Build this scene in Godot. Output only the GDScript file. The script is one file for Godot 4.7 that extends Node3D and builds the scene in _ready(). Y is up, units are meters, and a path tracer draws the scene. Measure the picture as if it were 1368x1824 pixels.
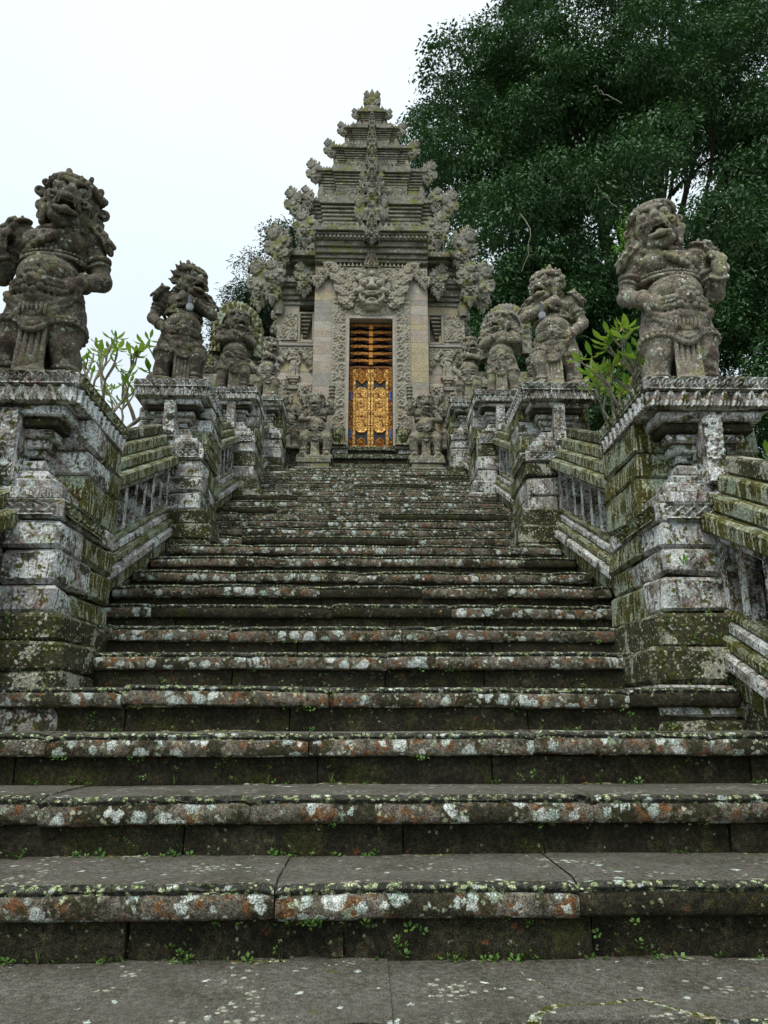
extends Node3D
# A mossy stone stair between carved guardians, climbing to a tall temple gate under an overcast sky.
# World: x to the right, y up, the stair climbs towards -z. P(x, y, Z) takes Z as the distance up the stair.

const RISE := 0.24      # one step up
const RUN := 0.528      # one step forward
const FIRST := 2.27     # where the nosing of step 0 stands
const GATE_X := 0.09    # axis of the gate

var mats := {}
var tex := {}
var built := {}
var lock := Mutex.new()
var rng := RandomNumberGenerator.new()
var box_cache := {}


func P(x: float, y: float, z: float) -> Vector3:
	return Vector3(x, y, -z)


func nosing_line(z: float) -> float:
	return (z - FIRST) / RUN * RISE


# ---------------------------------------------------------------- nodes

func numbered(parent: Node, called: String) -> String:
	if not parent.has_node(called):
		return called
	var n := 1
	while parent.has_node("%s_%03d" % [called, n]):
		n += 1
	return "%s_%03d" % [called, n]


var name_count := {}

func free_name(parent: Node, called: String) -> String:
	var key := str(parent.get_instance_id()) + called
	var n: int = name_count.get(key, 0)
	name_count[key] = n + 1
	return called if n == 0 else "%s_%03d" % [called, n]


func thing(called: String, label: String, category: String, at := Vector3.ZERO, turn := 0.0, group := "") -> Node3D:
	var o := Node3D.new()
	o.name = free_name(self, called)
	add_child(o)
	o.position = at
	o.rotation.y = turn
	tag(o, label, category, group)
	return o


func tag(o: Node, label: String, category: String, group := "") -> void:
	o.set_meta("label", label)
	o.set_meta("category", category)
	if group != "":
		o.set_meta("group", group)


func part(parent: Node, called: String, at := Vector3.ZERO, turn := 0.0) -> Node3D:
	var o := Node3D.new()
	o.name = free_name(parent, called)
	parent.add_child(o)
	o.position = at
	o.rotation.y = turn
	return o


func put(parent: Node, called: String, mesh: Mesh, mat: Material = null, at := Vector3.ZERO, turn := Vector3.ZERO) -> MeshInstance3D:
	var o := MeshInstance3D.new()
	o.name = free_name(parent, called)
	o.mesh = mesh
	if mat:
		o.material_override = mat
	o.position = at
	o.rotation = turn
	parent.add_child(o)
	return o


# ---------------------------------------------------------------- mesh helpers

class Shape:
	# loose flat triangles, given anticlockwise as seen from outside
	var v := PackedVector3Array()
	var n := PackedVector3Array()

	func tri(a: Vector3, b: Vector3, c: Vector3) -> void:
		var d := (b - a).cross(c - a)
		if d.length_squared() < 1e-16:
			return
		d = d.normalized()
		v.append(a); v.append(c); v.append(b)
		n.append(d); n.append(d); n.append(d)

	func quad(a: Vector3, b: Vector3, c: Vector3, d: Vector3) -> void:
		tri(a, b, c)
		tri(a, c, d)

	func face(pts: Array, centre: Vector3) -> void:
		var mid := Vector3.ZERO
		for p: Vector3 in pts:
			mid += p
		mid /= pts.size()
		var p0: Vector3 = pts[0]
		var p1: Vector3 = pts[1]
		var p2: Vector3 = pts[2]
		var out := (p1 - p0).cross(p2 - p0).dot(mid - centre) > 0.0
		for i in range(1, pts.size() - 1):
			if out:
				tri(pts[0], pts[i], pts[i + 1])
			else:
				tri(pts[0], pts[i + 1], pts[i])

	func hexa(c: Array) -> void:
		# eight corners, index bit 0 = x, bit 1 = y, bit 2 = z
		var mid := Vector3.ZERO
		for p: Vector3 in c:
			mid += p / 8.0
		for f: Array in [[0, 2, 6, 4], [1, 3, 7, 5], [0, 1, 5, 4], [2, 3, 7, 6], [0, 1, 3, 2], [4, 5, 7, 6]]:
			face([c[f[0]], c[f[1]], c[f[2]], c[f[3]]], mid)

	func box(a: Vector3, b: Vector3) -> void:
		var c := []
		for i in 8:
			c.append(Vector3(b.x if i & 1 else a.x, b.y if i & 2 else a.y, b.z if i & 4 else a.z))
		hexa(c)

	func tube(pts: PackedVector3Array, radii: PackedFloat32Array, sides := 6) -> void:
		var rings := []
		for i in pts.size():
			var dir := (pts[mini(i + 1, pts.size() - 1)] - pts[maxi(i - 1, 0)]).normalized()
			var side := dir.cross(Vector3(0.31, 0.2, 0.93) if absf(dir.z) < 0.9 else Vector3.UP).normalized()
			var up := side.cross(dir).normalized()
			var ring := []
			for k in sides:
				var a := TAU * k / sides
				ring.append([pts[i] + (side * cos(a) + up * sin(a)) * radii[i], side * cos(a) + up * sin(a)])
			rings.append(ring)
		for i in pts.size() - 1:
			for k in sides:
				var a: Array = rings[i][k]
				var b: Array = rings[i][(k + 1) % sides]
				var c: Array = rings[i + 1][(k + 1) % sides]
				var d: Array = rings[i + 1][k]
				for q: Array in [[a, b, c], [a, c, d]]:
					var flip: bool = (q[1][0] - q[0][0]).cross(q[2][0] - q[0][0]).dot(q[0][1] + q[1][1] + q[2][1]) > 0.0
					var order := [0, 2, 1] if flip else [0, 1, 2]
					for j: int in order:
						v.append(q[j][0])
						n.append(q[j][1])

	func mesh(mat: Material = null, onto: ArrayMesh = null) -> ArrayMesh:
		var m := onto if onto else ArrayMesh.new()
		if v.size() == 0:
			return m
		var a := []
		a.resize(Mesh.ARRAY_MAX)
		a[Mesh.ARRAY_VERTEX] = v
		a[Mesh.ARRAY_NORMAL] = n
		m.add_surface_from_arrays(Mesh.PRIMITIVE_TRIANGLES, a)
		if mat:
			m.surface_set_material(m.get_surface_count() - 1, mat)
		return m


func smooth_mesh(v: PackedVector3Array, idx: PackedInt32Array, mat: Material = null, onto: ArrayMesh = null) -> ArrayMesh:
	# idx anticlockwise from outside; shared vertices get averaged normals
	var n := PackedVector3Array()
	n.resize(v.size())
	var flipped := PackedInt32Array()
	flipped.resize(idx.size())
	for i in range(0, idx.size(), 3):
		var a := idx[i]
		var b := idx[i + 1]
		var c := idx[i + 2]
		var d := (v[b] - v[a]).cross(v[c] - v[a])
		n[a] += d
		n[b] += d
		n[c] += d
		flipped[i] = a
		flipped[i + 1] = c
		flipped[i + 2] = b
	for i in n.size():
		n[i] = n[i].normalized() if n[i].length_squared() > 1e-20 else Vector3.UP
	var m := onto if onto else ArrayMesh.new()
	var arr := []
	arr.resize(Mesh.ARRAY_MAX)
	arr[Mesh.ARRAY_VERTEX] = v
	arr[Mesh.ARRAY_NORMAL] = n
	arr[Mesh.ARRAY_INDEX] = flipped
	m.add_surface_from_arrays(Mesh.PRIMITIVE_TRIANGLES, arr)
	if mat:
		m.surface_set_material(m.get_surface_count() - 1, mat)
	return m


func chamfered(size: Vector3, bevel: float, rough: float, variant: int) -> ArrayMesh:
	var key := "%d %d %d %d %d %d" % [roundi(size.x * 500), roundi(size.y * 500), roundi(size.z * 500), roundi(bevel * 1000), roundi(rough * 1000), variant]
	if box_cache.has(key):
		return box_cache[key]
	var h := size * 0.5
	var b := minf(bevel, minf(h.x, minf(h.y, h.z)) * 0.45)
	var r := RandomNumberGenerator.new()
	r.seed = hash(key)
	var c := {}
	for i in 8:
		var s := Vector3(1 if i & 1 else -1, 1 if i & 2 else -1, 1 if i & 4 else -1)
		var j := Vector3(r.randf_range(-1, 1), r.randf_range(-1, 1), r.randf_range(-1, 1)) * rough
		var bb := b * r.randf_range(0.6, 1.5) if rough > 0 else b
		c[i] = [s * Vector3(h.x, h.y - bb, h.z - bb) + j, s * Vector3(h.x - bb, h.y, h.z - bb) + j, s * Vector3(h.x - bb, h.y - bb, h.z) + j]
	var m := Shape.new()
	for f: Array in [[0, [0, 2, 6, 4]], [0, [1, 3, 7, 5]], [1, [0, 1, 5, 4]], [1, [2, 3, 7, 6]], [2, [0, 1, 3, 2]], [2, [4, 5, 7, 6]]]:
		var q := []
		for k: int in f[1]:
			q.append(c[k][f[0]])
		m.face(q, Vector3.ZERO)
	for e: Array in [[0, 1, 1, 2], [2, 3, 1, 2], [4, 5, 1, 2], [6, 7, 1, 2], [0, 2, 0, 2], [1, 3, 0, 2], [4, 6, 0, 2], [5, 7, 0, 2], [0, 4, 0, 1], [1, 5, 0, 1], [2, 6, 0, 1], [3, 7, 0, 1]]:
		m.face([c[e[0]][e[2]], c[e[0]][e[3]], c[e[1]][e[3]], c[e[1]][e[2]]], Vector3.ZERO)
	for i in 8:
		m.face([c[i][0], c[i][1], c[i][2]], Vector3.ZERO)
	box_cache[key] = m.mesh()
	return box_cache[key]


func block(parent: Node, called: String, x0: float, x1: float, y0: float, y1: float, z0: float, z1: float, mat: Material, bevel := 0.012, rough := 0.004, wobble := 0.0) -> MeshInstance3D:
	# a stone between these bounds of the parent's space, z0 and z1 as distances up the stair
	var size := Vector3(absf(x1 - x0), absf(y1 - y0), absf(z1 - z0))
	size = size.snapped(Vector3(0.004, 0.004, 0.004))
	var at := P((x0 + x1) / 2, (y0 + y1) / 2, (z0 + z1) / 2)
	var turn := Vector3.ZERO
	if wobble > 0.0:
		at += Vector3(rng.randf_range(-1, 1), rng.randf_range(-0.4, 0.4), rng.randf_range(-1, 1)) * wobble
		turn = Vector3(rng.randf_range(-1, 1), rng.randf_range(-1, 1), rng.randf_range(-1, 1)) * wobble * 0.8
	return put(parent, called, chamfered(size, bevel, rough, rng.randi() % 3), mat, at, turn)


func any(kind: String) -> Material:
	# one of the look-alike versions of a material, each with its pattern in another place
	var list: Array = mats[kind]
	return list[rng.randi() % list.size()]


func hash2(a: int, b: int, s: int) -> float:
	var h := (a * 374761393 + b * 668265263 + s * 2147483647 + 144665) & 0xffffffff
	h = ((h ^ (h >> 13)) * 1274126177) & 0xffffffff
	return float((h ^ (h >> 16)) & 0xffff) / 65535.0


# ---------------------------------------------------------------- relief carving

func scrolls(x: float, y: float, s: float, sd: int) -> float:
	# curling leaf scrolls, 0 (ground) to 1 (ridge)
	var ix := floori(x / s)
	var iy := floori(y / s)
	var best := 0.0
	for j in range(iy - 1, iy + 2):
		for i in range(ix - 1, ix + 2):
			var cx := (i + 0.25 + 0.5 * hash2(i, j, sd)) * s
			var cy := (j + 0.25 + 0.5 * hash2(i, j, sd + 7)) * s
			var dx := x - cx
			var dy := y - cy
			var r := s * (0.5 + 0.32 * hash2(i, j, sd + 13))
			var d := sqrt(dx * dx + dy * dy)
			if d > r * 1.15:
				continue
			var a := atan2(dy, dx)
			r *= 1.0 + 0.11 * cos(7.0 * a + i)
			if d > r:
				continue
			var hand := 1.0 if hash2(i, j, sd + 21) > 0.5 else -1.0
			var ph := d / r * 1.9 - hand * a / TAU + hash2(i, j, sd + 3)
			var ridge := absf((ph - floorf(ph)) * 2.0 - 1.0)
			ridge = smoothstep(0.15, 0.75, ridge)
			var q := d / r
			var h := sqrt(1.0 - q * q) * (0.35 + 0.65 * ridge)
			best = maxf(best, h)
	return best


func relief(w: float, h: float, step: float, height: Callable, mat: Material, two_sided := false) -> ArrayMesh:
	# a carved plate in the plane z = 0, x from -w/2 to w/2, y from 0 to h; height <= 0 is a hole, else the metres it stands proud
	var nx := maxi(2, ceili(w / step))
	var ny := maxi(2, ceili(h / step))
	var val := PackedFloat32Array()
	val.resize((nx + 1) * (ny + 1))
	for j in ny + 1:
		for i in nx + 1:
			val[j * (nx + 1) + i] = height.call(-w / 2 + w * i / nx, h * j / ny)
	var v := PackedVector3Array()
	var idx := PackedInt32Array()
	var ids := PackedInt32Array()
	ids.resize(val.size())
	ids.fill(-1)
	var ids2 := ids.duplicate()
	for j in ny:
		for i in nx:
			var q := [j * (nx + 1) + i, j * (nx + 1) + i + 1, (j + 1) * (nx + 1) + i + 1, (j + 1) * (nx + 1) + i]
			var most := maxf(maxf(val[q[0]], val[q[1]]), maxf(val[q[2]], val[q[3]]))
			if most <= 0.0:
				continue
			var f := PackedInt32Array()
			var g := PackedInt32Array()
			for k: int in q:
				var x := -w / 2 + w * (k % (nx + 1)) / nx
				var y := h * (k / (nx + 1)) / ny
				if ids[k] < 0:
					ids[k] = v.size()
					v.append(Vector3(x, y, maxf(val[k], 0.0)))
				f.append(ids[k])
				if two_sided:
					if ids2[k] < 0:
						if val[k] <= 0.0:
							ids2[k] = ids[k]
						else:
							ids2[k] = v.size()
							v.append(Vector3(x, y, -val[k]))
					g.append(ids2[k])
			idx.append_array([f[0], f[1], f[2], f[0], f[2], f[3]])
			if two_sided:
				idx.append_array([g[0], g[2], g[1], g[0], g[3], g[2]])
	return smooth_mesh(v, idx, mat)


func thrown(x: float, y: float, cx: float, cy: float, r: float) -> float:
	return 1.0 - Vector2(x - cx, y - cy).length() / r


func antefix_height(x: float, y: float, w: float, h: float, sd: int) -> float:
	# a corner leaf of scrolls: a full bunch below, a curling head that leans towards +x
	var u := x / w * 2.0
	var t := y / h * 2.0
	var a := atan2(t - 0.8, u)
	var lobe := 1.0 + 0.13 * absf(cos(5.5 * a + sd))
	var d := thrown(u, t, -0.12, 0.42, 0.58 * lobe)
	d = maxf(d, thrown(u, t, 0.38, 0.55, 0.46 * lobe))
	d = maxf(d, thrown(u, t, 0.05, 0.95, 0.5 * lobe))
	d = maxf(d, thrown(u, t, 0.42, 1.32, 0.42 * lobe))
	d = maxf(d, thrown(u, t, 0.25, 1.72, 0.24 * lobe))
	d = maxf(d, thrown(u, t, -0.5, 1.05, 0.3 * lobe))
	if d <= 0.0:
		return -0.01
	var rib := scrolls(x + sd, y, w * 0.46, sd)
	return w * (0.07 * sqrt(minf(d * 3.0, 1.0)) + 0.2 * rib * minf(d * 6.0, 1.0))


func crest_height(x: float, y: float, w: float, h: float, sd: int) -> float:
	# an upright leaf, the same on both sides
	var u := absf(x / w * 2.0)
	var t := y / h
	var edge := 0.92 * (1.0 - t) ** 0.55 * (0.86 + 0.14 * absf(sin(t * 13.0)))
	var d := edge - u
	if d <= 0.0 or t > 0.99:
		return -0.01
	return w * (0.08 * sqrt(minf(d * 3.0, 1.0)) + 0.2 * scrolls(absf(x) + sd, y, w * 0.4, sd) * minf(d * 5.0, 1.0))


func strip_height(x: float, y: float, h: float, kind: String) -> float:
	var t := y / h
	var rim := 1.0 if t < 0.09 or t > 0.91 else 0.0
	if kind == "scroll":
		var p := h * 0.95
		var k := floorf(x / p)
		var d := Vector2(x - (k + 0.5) * p, y - h * 0.5)
		var q := d.length() / (h * 0.4)
		if q > 1.0:
			return rim * 0.6
		var ph := q * 1.6 - d.angle() / TAU
		return smoothstep(0.15, 0.8, absf((ph - floorf(ph)) * 2.0 - 1.0)) * 0.8 + 0.15
	if kind == "petal":
		var p := h * 0.9
		var u := absf(x / p - floorf(x / p) - 0.5) * 2.0
		var e := 1.0 - absf(u - 0.55 * (1.0 - t) - 0.1) * 4.0
		return clampf(maxf(e, 1.0 - u * 5.0) * 0.8 + (0.2 if u < 0.92 else -0.3), 0.0, 1.0)
	if kind == "plait":
		var p := h * 1.5
		var a := sin(x / p * TAU) * 0.26
		var b := -a
		var s := 0.0
		for c: float in [a, b]:
			s = maxf(s, 1.0 - absf((t - 0.5) - c) * 7.5)
		return clampf(maxf(s, rim * 0.9), 0.0, 1.0)
	return 0.0


# ---------------------------------------------------------------- carved bodies (distance fields meshed as one surface)

class Field:
	var o: Vector3
	var c: float
	var nx: int
	var ny: int
	var nz: int
	var f := PackedFloat32Array()

	func _init(lo: Vector3, hi: Vector3, cell: float) -> void:
		o = lo
		c = cell
		nx = ceili((hi.x - lo.x) / cell) + 1
		ny = ceili((hi.y - lo.y) / cell) + 1
		nz = ceili((hi.z - lo.z) / cell) + 1
		f.resize(nx * ny * nz)
		f.fill(1.0)

	func _join(i: int, d: float, k: float, cut: bool) -> void:
		var a := f[i]
		if cut:
			var h := maxf(k - absf(a + d), 0.0)
			f[i] = maxf(a, -d) + h * h * 0.25 / k
		else:
			var h := maxf(k - absf(a - d), 0.0)
			f[i] = minf(a, d) - h * h * 0.25 / k

	func bone(a: Vector3, b: Vector3, ra: float, rb: float, k := 0.03, cut := false) -> void:
		var g := maxf(ra, rb) + k + c * 1.5
		var lo := (Vector3(minf(a.x, b.x), minf(a.y, b.y), minf(a.z, b.z)) - Vector3(g, g, g) - o) / c
		var hi := (Vector3(maxf(a.x, b.x), maxf(a.y, b.y), maxf(a.z, b.z)) + Vector3(g, g, g) - o) / c
		var ab := b - a
		var inv := 1.0 / maxf(ab.length_squared(), 1e-9)
		var x0 := maxi(0, floori(lo.x))
		var x1 := mini(nx - 1, ceili(hi.x))
		for z in range(maxi(0, floori(lo.z)), mini(nz - 1, ceili(hi.z)) + 1):
			for y in range(maxi(0, floori(lo.y)), mini(ny - 1, ceili(hi.y)) + 1):
				var i := (z * ny + y) * nx + x0
				for x in range(x0, x1 + 1):
					var p := o + Vector3(x, y, z) * c - a
					var t := clampf(p.dot(ab) * inv, 0.0, 1.0)
					var d := (p - ab * t).length() - lerpf(ra, rb, t)
					var v := f[i]
					if cut:
						var h := maxf(k - absf(v + d), 0.0)
						f[i] = maxf(v, -d) + h * h * 0.25 / k
					elif d - k < v:
						var h := maxf(k - absf(v - d), 0.0)
						f[i] = minf(v, d) - h * h * 0.25 / k
					i += 1

	# kind 0 = ellipsoid of these radii, 1 = box of these half sizes, 2 = ring of radius size.x about its y axis, thickness size.y, squashed along z by size.z
	func solid(kind: int, at: Transform3D, size: Vector3, k := 0.03, cut := false, soft := 0.02) -> void:
		var e := size
		if kind == 2:
			e = Vector3(size.x + size.y, size.y, size.x * size.z + size.y)
		var b := at.basis
		var g := k + c * 1.5
		var w := Vector3(absf(b.x.x) * e.x + absf(b.y.x) * e.y + absf(b.z.x) * e.z + g, absf(b.x.y) * e.x + absf(b.y.y) * e.y + absf(b.z.y) * e.z + g, absf(b.x.z) * e.x + absf(b.y.z) * e.y + absf(b.z.z) * e.z + g)
		var lo := (at.origin - w - o) / c
		var hi := (at.origin + w - o) / c
		var inv := at.affine_inverse()
		var dx := inv.basis.x * c
		var x0 := maxi(0, floori(lo.x))
		var x1 := mini(nx - 1, ceili(hi.x))
		var r2 := size * size
		var core := size - Vector3(soft, soft, soft)
		for z in range(maxi(0, floori(lo.z)), mini(nz - 1, ceili(hi.z)) + 1):
			for y in range(maxi(0, floori(lo.y)), mini(ny - 1, ceili(hi.y)) + 1):
				var i := (z * ny + y) * nx + x0
				var p := inv * (o + Vector3(x0, y, z) * c)
				for x in range(x0, x1 + 1):
					var d: float
					if kind == 0:
						var k0 := (p / size).length()
						var k1 := (p / r2).length()
						d = k0 * (k0 - 1.0) / k1 if k1 > 1e-6 else -size.x
					elif kind == 1:
						var q := p.abs() - core
						d = q.max(Vector3.ZERO).length() + minf(maxf(q.x, maxf(q.y, q.z)), 0.0) - soft
					else:
						var ring := Vector2(p.x, p.z / size.z).length() - size.x
						d = Vector2(ring, p.y).length() - size.y
					var v := f[i]
					if cut:
						var h := maxf(k - absf(v + d), 0.0)
						f[i] = maxf(v, -d) + h * h * 0.25 / k
					elif d - k < v:
						var h := maxf(k - absf(v - d), 0.0)
						f[i] = minf(v, d) - h * h * 0.25 / k
					i += 1
					p += dx

	func ball(at: Vector3, r: float, k := 0.015) -> void:
		bone(at, at, r, r, k)

	func egg(at: Vector3, r: Vector3, k := 0.03, turn := Vector3.ZERO, cut := false) -> void:
		solid(0, Transform3D(Basis.from_euler(turn), at), r, k, cut)

	func chain(pts: PackedVector3Array, r: float, k := 0.012, beads := false) -> void:
		for i in pts.size() - 1:
			if beads:
				ball(pts[i], r, k)
			else:
				bone(pts[i], pts[i + 1], r, r, k)

	func surface(wear: FastNoiseLite, amount: float, mirror := false) -> Array:
		# surface nets: a vertex in each cell that the surface crosses, a quad round each crossed edge
		var v := PackedVector3Array()
		var idx := PackedInt32Array()
		var at := PackedInt32Array()
		at.resize(f.size())
		at.fill(-1)
		var row := nx
		var lay := nx * ny
		for z in nz - 1:
			for y in ny - 1:
				var i := (z * ny + y) * nx
				for x in nx - 1:
					var a := f[i]
					if a < 0.9:
						var b := f[i + 1]
						var d := f[i + row]
						var e := f[i + row + 1]
						var g := f[i + lay]
						var h := f[i + lay + 1]
						var m := f[i + lay + row]
						var n := f[i + lay + row + 1]
						var neg := int(a < 0.0) + int(b < 0.0) + int(d < 0.0) + int(e < 0.0) + int(g < 0.0) + int(h < 0.0) + int(m < 0.0) + int(n < 0.0)
						if neg > 0 and neg < 8:
							var s := Vector3.ZERO
							var cnt := 0
							if (a < 0.0) != (b < 0.0):
								s += Vector3(a / (a - b), 0, 0); cnt += 1
							if (d < 0.0) != (e < 0.0):
								s += Vector3(d / (d - e), 1, 0); cnt += 1
							if (g < 0.0) != (h < 0.0):
								s += Vector3(g / (g - h), 0, 1); cnt += 1
							if (m < 0.0) != (n < 0.0):
								s += Vector3(m / (m - n), 1, 1); cnt += 1
							if (a < 0.0) != (d < 0.0):
								s += Vector3(0, a / (a - d), 0); cnt += 1
							if (b < 0.0) != (e < 0.0):
								s += Vector3(1, b / (b - e), 0); cnt += 1
							if (g < 0.0) != (m < 0.0):
								s += Vector3(0, g / (g - m), 1); cnt += 1
							if (h < 0.0) != (n < 0.0):
								s += Vector3(1, h / (h - n), 1); cnt += 1
							if (a < 0.0) != (g < 0.0):
								s += Vector3(0, 0, a / (a - g)); cnt += 1
							if (b < 0.0) != (h < 0.0):
								s += Vector3(1, 0, b / (b - h)); cnt += 1
							if (d < 0.0) != (m < 0.0):
								s += Vector3(0, 1, d / (d - m)); cnt += 1
							if (e < 0.0) != (n < 0.0):
								s += Vector3(1, 1, e / (e - n)); cnt += 1
							at[i] = v.size()
							v.append(o + (Vector3(x, y, z) + s / cnt) * c)
					i += 1
		for z in range(1, nz - 1):
			for y in range(1, ny - 1):
				var i := (z * ny + y) * nx + 1
				for x in range(1, nx - 1):
					if at[i] >= 0 or f[i] < 0.9:
						var a := f[i] < 0.0
						if a != (f[i + 1] < 0.0):
							_quad(idx, at[i], at[i - row], at[i - row - lay], at[i - lay], a)
						if a != (f[i + row] < 0.0):
							_quad(idx, at[i], at[i - lay], at[i - lay - 1], at[i - 1], a)
						if a != (f[i + lay] < 0.0):
							_quad(idx, at[i], at[i - 1], at[i - 1 - row], at[i - row], a)
					i += 1
		if wear:
			var nrm := PackedVector3Array()
			nrm.resize(v.size())
			for i in range(0, idx.size(), 3):
				var w := (v[idx[i + 1]] - v[idx[i]]).cross(v[idx[i + 2]] - v[idx[i]])
				nrm[idx[i]] += w
				nrm[idx[i + 1]] += w
				nrm[idx[i + 2]] += w
			for i in v.size():
				if nrm[i].length_squared() > 1e-20:
					v[i] += nrm[i].normalized() * wear.get_noise_3dv(v[i] * 100.0) * amount
		if mirror:
			for i in v.size():
				v[i].x = -v[i].x
			for i in range(0, idx.size(), 3):
				var t := idx[i]
				idx[i] = idx[i + 1]
				idx[i + 1] = t
		return [v, idx]

	func _quad(idx: PackedInt32Array, a: int, b: int, d: int, e: int, inside: bool) -> void:
		if a < 0 or b < 0 or d < 0 or e < 0:
			return
		if inside:
			idx.append_array([a, b, d, a, d, e])
		else:
			idx.append_array([a, d, b, a, e, d])


func oval(at: Vector3, rx: float, rz: float, from: float, to: float, n: int, dip := 0.0, tilt := 0.0) -> PackedVector3Array:
	# points round a waist; 0 is the right side (+x), PI / 2 the front (+z)
	var p := PackedVector3Array()
	for i in n + 1:
		var a := lerpf(from, to, float(i) / n)
		p.append(at + Vector3(cos(a) * rx, -dip * maxf(sin(a), 0.0) + tilt * cos(a), sin(a) * rz))
	return p


func hand(g: Field, wrist: Vector3, along: Vector3, palm: Vector3, curl: float, s := 1.0) -> void:
	# a palm, four bent fingers of different lengths and a thumb
	along = along.normalized()
	var side := along.cross(palm).normalized()
	palm = side.cross(along).normalized()
	var basis := Basis(side, along, palm)
	g.solid(0, Transform3D(basis, wrist + along * 0.055 * s), Vector3(0.06, 0.075, 0.034) * s, 0.02)
	for i in 4:
		var off := side * (-0.045 + 0.03 * i) * s
		var l: float = [0.055, 0.064, 0.06, 0.048][i] * s
		var root := wrist + along * 0.105 * s + off
		var mid := root + (along * cos(curl * 0.7) + palm * sin(curl * 0.7)) * l
		var tip := mid + (along * cos(curl * 1.9) + palm * sin(curl * 1.9)) * l * 0.9
		g.bone(root, mid, 0.0185 * s, 0.017 * s, 0.006)
		g.bone(mid, tip, 0.017 * s, 0.014 * s, 0.006)
	var base := wrist + along * 0.03 * s + side * 0.055 * s
	var knuckle := base + (side * 0.5 + along * 0.6 + palm * 0.45).normalized() * 0.05 * s
	g.bone(base, knuckle, 0.022 * s, 0.019 * s, 0.01)
	g.bone(knuckle, knuckle + (along * 0.7 + palm * 0.7).normalized() * 0.05 * s, 0.019 * s, 0.015 * s, 0.006)


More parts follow.
